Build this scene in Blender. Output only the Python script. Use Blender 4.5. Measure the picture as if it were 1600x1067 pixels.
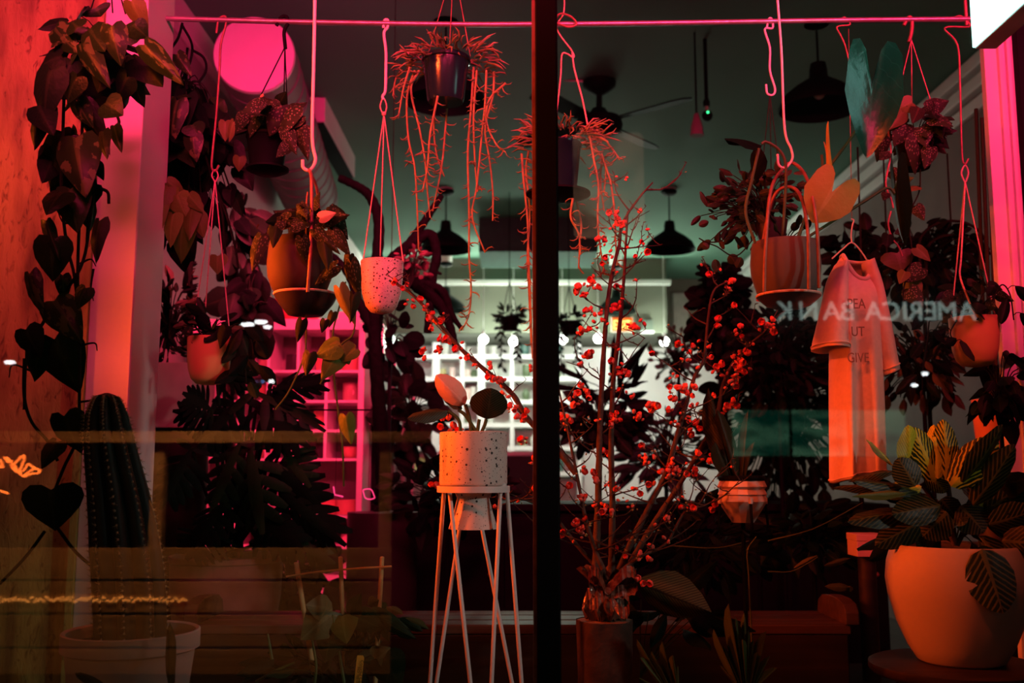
import bpy, math, random
from math import sin, cos, pi, radians
from mathutils import Vector, Matrix

for o in list(bpy.data.objects):
    bpy.data.objects.remove(o, do_unlink=True)
SC = bpy.context.scene
COL = SC.collection

# ------------------------------------------------------------------ camera
F = 1600 * 35 / 36
TH = radians(7.33)
CAM = Vector((0, 0, 1.2))
cd = bpy.data.cameras.new('camera')
cd.lens = 35; cd.sensor_width = 36; cd.clip_start = 0.02; cd.clip_end = 200
cd.dof.use_dof = True; cd.dof.focus_distance = 2.7; cd.dof.aperture_fstop = 3.2
co = bpy.data.objects.new('camera', cd); COL.objects.link(co)
co.location = CAM; co.rotation_euler = (pi / 2 + TH, 0, 0)
SC.camera = co
vs = SC.view_settings
vs.view_transform = 'Standard'; vs.look = 'None'; vs.exposure = 0.0; vs.gamma = 1.0; vs.use_curve_mapping = False
SC.cycles.use_denoising = True
SC.cycles.max_bounces = 6; SC.cycles.diffuse_bounces = 3; SC.cycles.transparent_max_bounces = 12
SC.cycles.sample_clamp_indirect = 4.0

# ------------------------------------------------------------------ world and lights
w = bpy.data.worlds.new('night'); SC.world = w; w.use_nodes = True
w.node_tree.nodes['Background'].inputs[0].default_value = (0.55, 0.42, 0.36, 1)
w.node_tree.nodes['Background'].inputs[1].default_value = 0.012

def area(name, loc, target, sx, sy, power, col, spread=180):
    l = bpy.data.lights.new(name, 'AREA'); l.shape = 'RECTANGLE'; l.size = sx; l.size_y = sy
    l.energy = power; l.color = col; l.spread = radians(spread)
    o = bpy.data.objects.new(name, l); COL.objects.link(o); o.location = loc
    o.rotation_euler = (Vector(target) - Vector(loc)).to_track_quat('-Z', 'Y').to_euler()
    return o

def point(name, loc, power, col, r=0.05):
    l = bpy.data.lights.new(name, 'POINT'); l.energy = power; l.color = col; l.shadow_soft_size = r
    o = bpy.data.objects.new(name, l); COL.objects.link(o); o.location = loc
    return o

# shopfront neon tubes above the window (pink-red) and at the left jamb (orange), a pink neon inside over the rail; then two added fills
area('neon_light_front', (0.4, 1.05, 2.95), (0.1, 3.6, 2.3), 3.6, 0.14, 48, (1, 0.024, 0.12), 66)
area('neon_light_duct', (-0.5, 3.4, 3.02), (-1.3, 5.6, 3.25), 1.6, 0.10, 12, (1, 0.02, 0.15), 66)
area('neon_light_shelf', (-0.5, 3.4, 3.0), (-1.1, 5.6, 1.3), 1.6, 0.10, 30, (1, 0.03, 0.10), 60)
area('neon_light_red', (-1.25, 1.45, 2.62), (0.5, 2.9, 1.9), 0.5, 0.12, 14, (1, 0.075, 0.012), 72)
area('neon_light_orange', (-1.60, 2.52, 1.75), (0.5, 2.64, 1.32), 0.08, 0.5, 7, (1, 0.085, 0.007), 46)
area('corner_fill_light', (0.5, 1.4, 2.66), (1.3, 2.6, 1.15), 0.5, 0.12, 3.2, (1, 0.075, 0.012), 80)  # added fill, no neon here: brightens the right orange pot and the croton
point('wall_fill_light', (-1.62, 2.46, 2.05), 3.2, (1, 0.12, 0.010), 0.06)  # added point light that gives the left wall its orange glow
# street lamp off to the right
sl = bpy.data.lights.new('street_lamp_light', 'SPOT'); sl.energy = 250; sl.color = (1, .95, .84); sl.spot_size = radians(17); sl.spot_blend = 1.0; sl.shadow_soft_size = 0.12
so_ = bpy.data.objects.new('street_lamp_light', sl); COL.objects.link(so_); so_.location = (4.4, -0.9, 2.7)
so_.rotation_euler = (Vector((0.03, 2.6, 1.22)) - so_.location).to_track_quat('-Z', 'Y').to_euler()
# ceiling globes at the back of the shop: warm-green light
for gx, gy in ((-0.35, 12.1), (0.02, 12.3), (0.62, 12.1), (1.05, 12.0), (1.9, 12.3)):
    point('globe_light', (gx, gy, 2.78), 95, (0.80, 1.0, 0.78), 0.07)
area('shelf_strip_light', (-0.1, 12.72, 2.88), (-0.1, 13.9, 1.9), 3.6, 0.08, 24, (0.94, 1.0, 0.96))
area('ceiling_fill_light', (0.2, 12.42, 3.62), (0.2, 12.0, 3.9), 4.0, 0.04, 24, (1.0, 1.0, 0.84))  # unseen lamp added on the cornice to brighten the far ceiling

# ------------------------------------------------------------------ helpers
def P(px, py, Y):
    dx = (px - 800) / F; dy = (533.5 - py) / F
    d = Vector((dx, cos(TH) - dy * sin(TH), sin(TH) + dy * cos(TH)))
    return CAM + d * (Y / d.y)

def S(px, Y): return px / F * Y

def lerp(a, b, t): return a + (b - a) * t

def cat(pts, n=6):
    """Catmull-Rom through points"""
    pts = [Vector(p) for p in pts]
    if len(pts) < 3:
        return [pts[0].lerp(pts[-1], i / n) for i in range(n + 1)]
    out = []
    q = [pts[0] * 2 - pts[1]] + pts + [pts[-1] * 2 - pts[-2]]
    for i in range(1, len(q) - 2):
        a, b, c, d = q[i - 1:i + 3]
        for k in range(n):
            t = k / n
            out.append(0.5 * ((2 * b) + (c - a) * t + (2 * a - 5 * b + 4 * c - d) * t * t + (3 * b - a - 3 * c + d) * t ** 3))
    out.append(pts[-1]); return out

def px_path(pl, Y, n=6):
    return cat([P(p[0], p[1], p[2] if len(p) > 2 else Y) for p in pl], n)

def root_of(o):
    while o.parent: o = o.parent
    return o

def tag(o, label=None, cat_=None, group=None, kind=None):
    if label: o['label'] = label
    if cat_: o['category'] = cat_
    if group: o['group'] = group
    if kind: o['kind'] = kind
    return o

def thing(name, label, category, loc, group=None):
    o = bpy.data.objects.new(name, None); o.empty_display_size = 0.05
    COL.objects.link(o); o.location = loc
    return tag(o, label, category, group)

class MB:
    def __init__(s): s.v = []; s.f = []; s.sharp = False
    def tube(s, pts, r, n=6, cap=True):
        pts = [Vector(p) for p in pts]; m = len(pts)
        rs = r if isinstance(r, (list, tuple)) else [r] * m
        if len(rs) == 2 and m != 2: rs = [lerp(rs[0], rs[1], i / (m - 1)) for i in range(m)]
        b0 = len(s.v)
        up = None
        for i, p in enumerate(pts):
            d = (pts[min(i + 1, m - 1)] - pts[max(i - 1, 0)])
            if d.length < 1e-9: d = Vector((0, 0, 1))
            d.normalize()
            if up is None:
                up = d.orthogonal().normalized()
            up = (up - d * up.dot(d))
            if up.length < 1e-6: up = d.orthogonal()
            up.normalize(); sd = d.cross(up)
            for k in range(n):
                a = 2 * pi * k / n
                s.v.append(p + (up * cos(a) + sd * sin(a)) * rs[i])
        for i in range(m - 1):
            for k in range(n):
                a = b0 + i * n + k; b = b0 + i * n + (k + 1) % n
                s.f.append((a, b, b + n, a + n))
        if cap:
            s.f.append(tuple(b0 + k for k in reversed(range(n))))
            s.f.append(tuple(b0 + (m - 1) * n + k for k in range(n)))
        return s
    def lathe(s, prof, c, n=32, cap0=False, cap1=False, fn=None, axis=None):
        c = Vector(c); b0 = len(s.v); m = len(prof)
        for (r, z) in prof:
            for k in range(n):
                a = 2 * pi * k / n
                rr, zz = (r, z) if fn is None else fn(r, z, a)
                p = Vector((rr * cos(a), rr * sin(a), zz))
                if axis is not None: p = axis @ p
                s.v.append(c + p)
        for i in range(m - 1):
            for k in range(n):
                a = b0 + i * n + k; b = b0 + i * n + (k + 1) % n
                s.f.append((a, b, b + n, a + n))
        if cap0: s.f.append(tuple(b0 + k for k in reversed(range(n))))
        if cap1: s.f.append(tuple(b0 + (m - 1) * n + k for k in range(n)))
        return s
    def box(s, x0, x1, y0, y1, z0, z1, M=None):
        b = len(s.v); s.sharp = True
        for z in (z0, z1):
            for x, y in ((x0, y0), (x1, y0), (x1, y1), (x0, y1)):
                p = Vector((x, y, z)); s.v.append(M @ p if M else p)
        for q in ((3, 2, 1, 0), (4, 5, 6, 7), (0, 1, 5, 4), (1, 2, 6, 5), (2, 3, 7, 6), (3, 0, 4, 7)):
            s.f.append(tuple(b + i for i in q))
        return s
    def ball(s, c, r, nu=10, nv=6, sc=(1, 1, 1)):
        c = Vector(c)
        prof = [(max(r * sin(pi * i / nv), r * 0.02), -r * cos(pi * i / nv)) for i in range(nv + 1)]
        b0 = len(s.v)
        s.lathe(prof, (0, 0, 0), nu, True, True)
        for i in range(b0, len(s.v)):
            v = s.v[i]; s.v[i] = c + Vector((v.x * sc[0], v.y * sc[1], v.z * sc[2]))
        return s
    def mesh(s, name, mat, off=Vector((0, 0, 0)), smooth=None, uv=None):
        me = bpy.data.meshes.new(name)
        me.from_pydata([tuple(p - off) for p in s.v], [], s.f)
        if mat: me.materials.append(mat)
        sm = (not s.sharp) if smooth is None else smooth
        me.polygons.foreach_set('use_smooth', [sm] * len(me.polygons))
        me.update(); return me
    def build(s, name, mat, parent=None, label=None, smooth=None, kind=None, bevel=0, auto=True):
        off = Vector(root_of(parent).location) if parent else Vector((0, 0, 0))
        me = s.mesh(name, mat, off, smooth)
        if auto and me.polygons and me.polygons[0].use_smooth:
            me.set_sharp_from_angle(angle=radians(50))
        o = bpy.data.objects.new(name, me); COL.objects.link(o)
        if parent: o.parent = parent
        if bevel:
            b = o.modifiers.new('bevel', 'BEVEL'); b.width = bevel; b.segments = 2; b.limit_method = 'ANGLE'
        return tag(o, label, kind=kind)

# ------------------------------------------------------------------ materials
def nm(name):
    m = bpy.data.materials.new(name); m.use_nodes = True
    nt = m.node_tree; b = nt.nodes['Principled BSDF']
    return m, nt, b, nt.nodes, nt.links

def M(name, col, rough=0.6, metal=0.0, var=0.12, scale=12.0, bump=0.0, spec=0.4, trans=0.0):
    """plain material with a little procedural colour variation and relief"""
    m, nt, b, N, L = nm(name)
    tc = N.new('ShaderNodeTexCoord'); nz = N.new('ShaderNodeTexNoise')
    nz.inputs['Scale'].default_value = scale; nz.inputs['Detail'].default_value = 5
    L.new(tc.outputs['Object'], nz.inputs['Vector'])
    cr = N.new('ShaderNodeValToRGB')
    cr.color_ramp.elements[0].position = 0.3; cr.color_ramp.elements[1].position = 0.7
    cr.color_ramp.elements[0].color = tuple(max(0, c * (1 - var)) for c in col) + (1,)
    cr.color_ramp.elements[1].color = tuple(min(1, c * (1 + var)) for c in col) + (1,)
    L.new(nz.outputs['Fac'], cr.inputs['Fac']); L.new(cr.outputs['Color'], b.inputs['Base Color'])
    b.inputs['Roughness'].default_value = rough; b.inputs['Metallic'].default_value = metal
    b.inputs['Specular IOR Level'].default_value = spec
    if trans: b.inputs['Transmission Weight'].default_value = trans
    if bump:
        bp = N.new('ShaderNodeBump'); bp.inputs['Strength'].default_value = bump; bp.inputs['Distance'].default_value = 0.01
        L.new(nz.outputs['Fac'], bp.inputs['Height']); L.new(bp.outputs['Normal'], b.inputs['Normal'])
    return m

def emis(name, col, strength):
    m, nt, b, N, L = nm(name)
    b.inputs['Base Color'].default_value = tuple(c * 0.5 for c in col) + (1,)
    b.inputs['Emission Color'].default_value = tuple(col) + (1,)
    b.inputs['Emission Strength'].default_value = strength
    return m

def speckle(name, col, dot, scale=60, thr=0.14, rough=0.5):
    m, nt, b, N, L = nm(name)
    tc = N.new('ShaderNodeTexCoord'); out = None
    for sc_, t_ in ((scale, thr), (scale * 2.6, thr * 0.9)):
        vo = N.new('ShaderNodeTexVoronoi'); vo.inputs['Scale'].default_value = sc_
        vo.inputs['Randomness'].default_value = 1.0
        L.new(tc.outputs['Object'], vo.inputs['Vector'])
        # dot radius differs from cell to cell
        sep = N.new('ShaderNodeSeparateColor'); L.new(vo.outputs['Color'], sep.inputs['Color'])
        mu = N.new('ShaderNodeMath'); mu.operation = 'MULTIPLY'; mu.inputs[1].default_value = t_ * 2
        L.new(sep.outputs['Red'], mu.inputs[0])
        lt = N.new('ShaderNodeMath'); lt.operation = 'LESS_THAN'
        L.new(vo.outputs['Distance'], lt.inputs[0]); L.new(mu.outputs[0], lt.inputs[1])
        if out is None: out = lt
        else:
            mx = N.new('ShaderNodeMath'); mx.operation = 'MAXIMUM'
            L.new(out.outputs[0], mx.inputs[0]); L.new(lt.outputs[0], mx.inputs[1]); out = mx
    mix = N.new('ShaderNodeMix'); mix.data_type = 'RGBA'
    L.new(out.outputs[0], mix.inputs['Factor'])
    mix.inputs[6].default_value = tuple(col) + (1,); mix.inputs[7].default_value = tuple(dot) + (1,)
    L.new(mix.outputs[2], b.inputs['Base Color']); b.inputs['Roughness'].default_value = rough
    return m

def leafmat(name, base, vein, mode='plain', rough=0.42, nveins=9.0, midw=0.06, scale=9.0, sub=0.0, spec=0.3):
    """leaf material on the leaf's own UV map: midrib, side veins, spots or variegation"""
    m, nt, b, N, L = nm(name)
    uv = N.new('ShaderNodeUVMap'); sx = N.new('ShaderNodeSeparateXYZ'); L.new(uv.outputs[0], sx.inputs[0])
    def ma(op, a, bb=None, c=None):
        n = N.new('ShaderNodeMath'); n.operation = op
        for i, q in enumerate((a, bb, c)):
            if q is None: continue
            if isinstance(q, (int, float)): n.inputs[i].default_value = q
            else: L.new(q, n.inputs[i])
        return n.outputs[0]
    au = ma('ABSOLUTE', ma('SUBTRACT', sx.outputs[0], 0.5))          # 0 on the midrib, 0.5 on the edge
    v = sx.outputs[1]
    oi = N.new('ShaderNodeObjectInfo')
    nz = N.new('ShaderNodeTexNoise'); nz.inputs['Scale'].default_value = scale; nz.inputs['Detail'].default_value = 4
    nz.noise_dimensions = '4D'
    L.new(uv.outputs[0], nz.inputs['Vector']); L.new(ma('MULTIPLY', oi.outputs['Random'], 50.0), nz.inputs['W'])
    mid = ma('LESS_THAN', au, ma('MULTIPLY', ma('SUBTRACT', 1.15, v), midw))
    if mode == 'croton': k = 1.35
    else: k = 0.8
    ph = ma('FRACT', ma('ADD', ma('MULTIPLY', ma('SUBTRACT', v, ma('MULTIPLY', au, k)), nveins), ma('MULTIPLY', nz.outputs['Fac'], 1.1 if mode == 'croton' else 0.4)))
    if mode == 'croton':
        side = ma('LESS_THAN', ph, ma('SUBTRACT', 0.62, ma('MULTIPLY', au, 0.9)))
        fac = ma('MAXIMUM', mid, side)
    elif mode == 'spots':
        vo = N.new('ShaderNodeTexVoronoi'); vo.inputs['Scale'].default_value = scale * 1.6; L.new(uv.outputs[0], vo.inputs['Vector'])
        fac = ma('MAXIMUM', ma('LESS_THAN', vo.outputs['Distance'], 0.34), ma('GREATER_THAN', au, 0.47))
    elif mode == 'varieg':
        fac = ma('MAXIMUM', ma('GREATER_THAN', nz.outputs['Fac'], 0.56), ma('MULTIPLY', mid, 0.5))
    elif mode == 'stripe':
        fac = ma('MAXIMUM', ma('LESS_THAN', ph, 0.34), mid)
    else:
        fac = ma('MAXIMUM', ma('MULTIPLY', ma('LESS_THAN', ph, 0.07), 0.45), ma('MULTIPLY', mid, 0.8))
    mix = N.new('ShaderNodeMix'); mix.data_type = 'RGBA'; L.new(fac, mix.inputs['Factor'])
    mix.inputs[6].default_value = tuple(base) + (1,); mix.inputs[7].default_value = tuple(vein) + (1,)
    hs = N.new('ShaderNodeHueSaturation'); L.new(mix.outputs[2], hs.inputs['Color'])
    L.new(ma('ADD', 0.7, ma('MULTIPLY', oi.outputs['Random'], 0.6)), hs.inputs['Value'])
    L.new(hs.outputs[0], b.inputs['Base Color'])
    bp = N.new('ShaderNodeBump'); bp.inputs['Strength'].default_value = 0.35; bp.inputs['Distance'].default_value = 0.004
    L.new(ma('ADD', ma('MULTIPLY', ph, 0.5), nz.outputs['Fac']), bp.inputs['Height']); L.new(bp.outputs['Normal'], b.inputs['Normal'])
    b.inputs['Roughness'].default_value = rough; b.inputs['Specular IOR Level'].default_value = spec
    if sub:
        tr = N.new('ShaderNodeBsdfTranslucent'); L.new(hs.outputs[0], tr.inputs['Color'])
        mx = N.new('ShaderNodeMixShader'); mx.inputs[0].default_value = sub
        L.new(b.outputs[0], mx.inputs[1]); L.new(tr.outputs[0], mx.inputs[2])
        L.new(mx.outputs[0], N['Material Output'].inputs[0])
    return m

def glassmat(name, tint=(1, 1, 1), ior=1.5, rough=0.0):
    m = bpy.data.materials.new(name); m.use_nodes = True
    nt = m.node_tree; N = nt.nodes; L = nt.links; N.clear()
    out = N.new('ShaderNodeOutputMaterial'); mix = N.new('ShaderNodeMixShader')
    tr = N.new('ShaderNodeBsdfTransparent'); tr.inputs[0].default_value = tuple(tint) + (1,)
    gl = N.new('ShaderNodeBsdfGlossy'); gl.inputs['Roughness'].default_value = rough
    # thin pane: same Fresnel on the way in and out (the node inverts the IOR on back faces)
    ge = N.new('ShaderNodeNewGeometry'); mr = N.new('ShaderNodeMapRange')
    mr.inputs['To Min'].default_value = ior; mr.inputs['To Max'].default_value = 1 / ior
    L.new(ge.outputs['Backfacing'], mr.inputs['Value'])
    fr = N.new('ShaderNodeFresnel'); L.new(mr.outputs[0], fr.inputs['IOR'])
    L.new(fr.outputs[0], mix.inputs[0]); L.new(tr.outputs[0], mix.inputs[1]); L.new(gl.outputs[0], mix.inputs[2])
    L.new(mix.outputs[0], out.inputs[0]); return m

def woodmat(name, c1, c2, scale=3.0, axis='X', rough=0.55):
    m, nt, b, N, L = nm(name)
    tc = N.new('ShaderNodeTexCoord'); mp = N.new('ShaderNodeMapping')
    sc_ = {'X': (0.6, 14, 14), 'Y': (14, 0.6, 14), 'Z': (14, 14, 0.6)}[axis]
    mp.inputs['Scale'].default_value = sc_
    L.new(tc.outputs['Object'], mp.inputs['Vector'])
    nz = N.new('ShaderNodeTexNoise'); nz.inputs['Scale'].default_value = scale; nz.inputs['Detail'].default_value = 6
    L.new(mp.outputs[0], nz.inputs['Vector'])
    cr = N.new('ShaderNodeValToRGB'); cr.color_ramp.elements[0].position = 0.35; cr.color_ramp.elements[1].position = 0.68
    cr.color_ramp.elements[0].color = tuple(c1) + (1,); cr.color_ramp.elements[1].color = tuple(c2) + (1,)
    L.new(nz.outputs['Fac'], cr.inputs['Fac']); L.new(cr.outputs[0], b.inputs['Base Color'])
    bp = N.new('ShaderNodeBump'); bp.inputs['Strength'].default_value = 0.3; bp.inputs['Distance'].default_value = 0.004
    L.new(nz.outputs['Fac'], bp.inputs['Height']); L.new(bp.outputs['Normal'], b.inputs['Normal'])
    b.inputs['Roughness'].default_value = rough
    return m

white = M('white_paint', (0.78, 0.76, 0.74), 0.6, var=0.05, scale=3, bump=0.05)
wallp = M('shop_wall_paint', (0.42, 0.40, 0.37), 0.8, var=0.08, scale=2)
wallr = M('plum_wall_paint', (0.20, 0.13, 0.12), 0.8, var=0.15, scale=2)
ceilp = M('ceiling_paint', (0.10, 0.21, 0.15), 0.85, var=0.06, scale=1.2)
beige = M('soffit_paint', (0.15, 0.155, 0.12), 0.8, var=0.06, scale=2)
floorm = woodmat('floor_boards', (0.02, 0.014, 0.012), (0.045, 0.03, 0.024), 2, 'Y', 0.9)
black = M('black_metal', (0.004, 0.005, 0.006), 0.7, 0.0, 0.1, spec=0.08)
blackm = M('dark_enamel', (0.004, 0.008, 0.0075), 0.65, 0.0, 0.1, spec=0.08)
steel = M('white_wire', (0.75, 0.72, 0.70), 0.35, 0.0, 0.05)
pipe = M('galvanised_pipe', (0.45, 0.40, 0.40), 0.32, 0.7, 0.15, 30)
iron = M('rusty_iron', (0.26, 0.13, 0.09), 0.5, 0.3, 0.3, 40)
cord = M('natural_cord', (0.62, 0.42, 0.34), 0.9, 0, 0.25, 200)
soil = M('potting_soil', (0.016, 0.012, 0.010), 0.95, 0, 0.5, 60, 0.8)
bark = M('quince_bark', (0.055, 0.032, 0.022), 0.75, 0, 0.35, 60, 0.4)
stemg = M('green_stem', (0.06, 0.11, 0.03), 0.55, 0, 0.25, 30)
stemd = M('dark_stem', (0.012, 0.022, 0.010), 0.7, 0, 0.3, 30, spec=0.1)
petal = M('quince_petal', (0.85, 0.13, 0.10), 0.5, 0, 0.22, 60)
budm = M('quince_bud', (0.62, 0.13, 0.09), 0.5, 0, 0.3, 60)
budg = M('green_bud', (0.30, 0.24, 0.08), 0.55, 0, 0.3, 60)
cedar = woodmat('cedar_board', (0.06, 0.035, 0.02), (0.12, 0.07, 0.04), 2.4, 'X')
darkwood = woodmat('stained_wood', (0.012, 0.007, 0.005), (0.03, 0.018, 0.010), 2.4, 'X')
bamboo = M('bamboo_cane', (0.50, 0.36, 0.14), 0.5, 0, 0.2, 25)

L_pothos = leafmat('pothos_leaf', (0.011, 0.046, 0.008), (0.03, 0.075, 0.014), 'plain', 0.36, spec=0.16)
L_pothosv = leafmat('pothos_leaf_marbled', (0.012, 0.046, 0.008), (0.075, 0.13, 0.03), 'varieg', 0.36, scale=4, spec=0.16)
L_gold = leafmat('golden_leaf', (0.12, 0.24, 0.025), (0.17, 0.30, 0.05), 'plain', 0.5, sub=0.2)
L_amber = leafmat('amber_leaf', (0.12, 0.16, 0.03), (0.16, 0.21, 0.05), 'plain', 0.5, sub=0.15)
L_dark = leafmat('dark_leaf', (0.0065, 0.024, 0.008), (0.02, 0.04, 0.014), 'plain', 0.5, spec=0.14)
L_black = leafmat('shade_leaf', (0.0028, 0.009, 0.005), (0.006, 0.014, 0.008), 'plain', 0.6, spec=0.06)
L_silver = leafmat('satin_leaf', (0.016, 0.036, 0.010), (0.12, 0.15, 0.08), 'spots', 0.55, scale=7, spec=0.16)
L_croton = leafmat('croton_leaf', (0.012, 0.040, 0.008), (0.50, 0.62, 0.03), 'croton', 0.42, nveins=7, midw=0.10)
L_crotony = leafmat('croton_leaf_yellow', (0.42, 0.50, 0.03), (0.62, 0.72, 0.05), 'croton', 0.42, nveins=9, midw=0.09)
L_crotond = leafmat('croton_leaf_dark', (0.006, 0.018, 0.006), (0.075, 0.09, 0.02), 'stripe', 0.42, nveins=9, midw=0.05)
L_prayer = leafmat('prayer_leaf', (0.016, 0.024, 0.010), (0.045, 0.05, 0.025), 'stripe', 0.5, nveins=12, midw=0.03)
L_pink = leafmat('pink_leaf_back', (0.62, 0.40, 0.30), (0.72, 0.52, 0.42), 'plain', 0.55, nveins=14)
L_teal = leafmat('glossy_philodendron', (0.002, 0.075, 0.036), (0.006, 0.13, 0.07), 'plain', 0.24, nveins=5, midw=0.025, spec=0.22)
L_orange = leafmat('orange_leaf_back', (0.48, 0.50, 0.12), (0.58, 0.62, 0.2), 'plain', 0.5, nveins=8, sub=0.25)
L_hoya = leafmat('hoya_leaf', (0.022, 0.034, 0.012), (0.06, 0.06, 0.02), 'plain', 0.4, spec=0.16)
L_snake = leafmat('snake_leaf', (0.010, 0.022, 0.008), (0.03, 0.045, 0.018), 'stripe', 0.45, nveins=16, midw=0.0)
L_calat = leafmat('calathea_leaf', (0.07, 0.085, 0.03), (0.012, 0.014, 0.006), 'stripe', 0.5, nveins=20, midw=0.03)
L_grass = leafmat('aloe_leaf', (0.04, 0.075, 0.02), (0.06, 0.10, 0.03), 'plain', 0.5)
L_brown = leafmat('copper_leaf', (0.075, 0.085, 0.03), (0.10, 0.12, 0.05), 'plain', 0.5)
needle = M('string_leaf', (0.20, 0.19, 0.07), 0.5, 0, 0.35, 40)
needled = M('string_stem', (0.26, 0.25, 0.08), 0.6, 0, 0.3, 40)

# ------------------------------------------------------------------ leaf templates: base at origin, tip at +Y, width along X (unit size)
HEART = [(0, 0), (0.16, -0.12), (0.34, -0.13), (0.47, 0.02), (0.50, 0.20), (0.43, 0.44), (0.27, 0.68), (0.11, 0.88), (0, 1)]
OVAL = [(0, 0), (0.22, 0.05), (0.40, 0.20), (0.50, 0.42), (0.47, 0.62), (0.34, 0.82), (0.16, 0.95), (0, 1)]
LANCE = [(0, 0), (0.20, 0.10), (0.40, 0.25), (0.50, 0.42), (0.44, 0.62), (0.27, 0.82), (0.10, 0.94), (0, 1)]
SAGIT = [(0, 0), (0.06, -0.25), (0.13, -0.50), (0.24, -0.66), (0.37, -0.62), (0.46, -0.36), (0.48, -0.05), (0.50, 0.22), (0.40, 0.52), (0.24, 0.76), (0.08, 0.94), (0, 1)]
BLADE = [(0, 0), (0.30, 0.02), (0.42, 0.2), (0.50, 0.45), (0.46, 0.68), (0.30, 0.88), (0, 1)]
_tm = {}
def leafmesh(name, shape, mat, fold=0.18, curl=0.22, wave=0.02):
    key = (name, id(shape), mat.name, fold, curl)
    if key in _tm: return _tm[key]
    n = len(shape); vs_, fs, uvs = [], [], []
    y0 = min(p[1] for p in shape)
    for i, (x, y) in enumerate(shape):
        ym = max(0.0, min(1.0, (i / (n - 1)) ** 1.25))
        for s_ in (-1, -0.5, 0, 0.5, 1):
            a = abs(s_)
            xx = x * s_; yy = lerp(ym, y, a)
            zz = -fold * abs(xx) * 1.0 - curl * yy * yy + wave * sin(i * 2.1 + s_ * 3) * a
            if curl: zz += curl * 0.35 * yy
            vs_.append((xx, yy, zz)); uvs.append((0.5 + xx, (yy - min(y0, 0) * 0.5) / (1 - min(y0, 0) * 0.5)))
    for i in range(n - 1):
        for k in range(4):
            a = i * 5 + k
            q = (a, a + 1, a + 6, a + 5)
            fs.append(q)
    me = bpy.data.meshes.new(name); me.from_pydata(vs_, [], fs); me.materials.append(mat)
    u = me.uv_layers.new(name='UVMap')
    for lp in me.loops: u.data[lp.index].uv = uvs[lp.vertex_index]
    me.polygons.foreach_set('use_smooth', [True] * len(me.polygons)); me.update()
    _tm[key] = me
    return me

def place(root, name, me, b, t, wid, face=None, roll=0.0, sub=None, zscale=None):
    """put a copy of a template mesh: base point b, tip t, width wid, normal towards face"""
    b = Vector(b); t = Vector(t); y = t - b; ln = y.length
    if ln < 1e-6: return None
    y = y / ln
    f = Vector(face) if face is not None else Vector((0, -1, 0.15))
    x = y.cross(f)
    if x.length < 1e-5: x = y.orthogonal()
    x.normalize(); z = x.cross(y)
    if roll:
        R = Matrix.Rotation(roll, 3, y); x = R @ x; z = R @ z
    zs = zscale if zscale else ln
    m = Matrix(((x.x * wid, y.x * ln, z.x * zs, b.x), (x.y * wid, y.y * ln, z.y * zs, b.y), (x.z * wid, y.z * ln, z.z * zs, b.z), (0, 0, 0, 1)))
    o = bpy.data.objects.new(name, me); COL.objects.link(o)
    p = sub or root
    o.parent = p
    o.matrix_basis = Matrix.Translation(-Vector(root.location)) @ m
    return o

def pleaf(root, b, t, wpx, Y, shape, mat, roll=0.0, dY=0.0, name='leaf', fold=0.18, curl=0.22, face=None, zs=None):
    """leaf from photo measurements: base and tip pixels, width in pixels, real depth Y (tip at Y + dY)"""
    return place(root, name, leafmesh(name, shape, mat, fold, curl), P(b[0], b[1], Y), P(t[0], t[1], Y + dY), S(wpx, Y), face, roll, zscale=zs)

def foliage(root, R, cx, cy, rx, ry, Y, dY, n, shapes, size, hang=0.5, out=0.6, stem=None, center=None, asp=0.7, name='leaf'):
    """a bushy crown: n separate leaves spread through an ellipsoid, each on a stalk"""
    c = P(cx, cy, Y); ax = S(rx, Y); az = S(ry, Y)
    org = P(center[0], center[1], Y) if center else c + Vector((0, 0, -az * 0.6))
    mb = MB()
    for i in range(n):
        while True:
            u = Vector((R.uniform(-1, 1), R.uniform(-1, 1), R.uniform(-1, 1)))
            if 0.15 < u.length < 1: break
        p = c + Vector((u.x * ax, u.y * dY, u.z * az))
        d = Vector((u.x * out + R.uniform(-.4, .4), u.y * out + R.uniform(-.5, .3), u.z * out * 0.6 - hang + R.uniform(-.3, .3)))
        d.normalize()
        sz = S(size, Y) * R.uniform(0.6, 1.25)
        sh, mt = shapes[R.randrange(len(shapes))]
        place(root, name, leafmesh(name, sh, mt), p, p + d * sz, sz * asp * R.uniform(0.8, 1.15), (R.uniform(-.7, .7), -1, R.uniform(-.2, .7)), R.uniform(-.5, .5))
        if stem is not None:
            m_ = org.lerp(p, 0.55) + Vector((0, 0, az * 0.25))
            mb.tube(cat([org, m_, p], 3), S(0.9, Y), 4, False)
    if stem is not None:
        mb.build('stems', stem, root, kind='stuff')

def vine(root, R, pl, Y, mat_s, leaves, size, step=26, rpx=1.6, asp=0.75, hang=0.8, name='vine'):
    """trailing stem through photo points, with single leaves along it"""
    pts = px_path(pl, Y, 6)
    MB().tube(pts, S(rpx, Y), 5).build(name, mat_s, root)
    acc = 0; side = 1
    for i in range(1, len(pts)):
        acc += (pts[i] - pts[i - 1]).length
        if acc > S(step, Y):
            acc = 0; side = -side
            d = Vector((side * R.uniform(.3, .9), R.uniform(-.8, .1), -hang + R.uniform(-.3, .4))).normalized()
            sz = S(size, Y) * R.uniform(.7, 1.2)
            b = pts[i] + Vector((side * sz * 0.2, -sz * 0.1, sz * 0.1))
            sh, mt = leaves[R.randrange(len(leaves))]
            MB().tube([pts[i], (pts[i] + b) / 2 + Vector((0, 0, sz * .05)), b], S(0.8, Y), 4).build('leaf_stalk', mat_s, root)
            place(root, 'leaf', leafmesh('leaf', sh, mt), b, b + d * sz, sz * asp, (R.uniform(-.5, .5), -1, R.uniform(0, .6)), R.uniform(-.4, .4))

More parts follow.
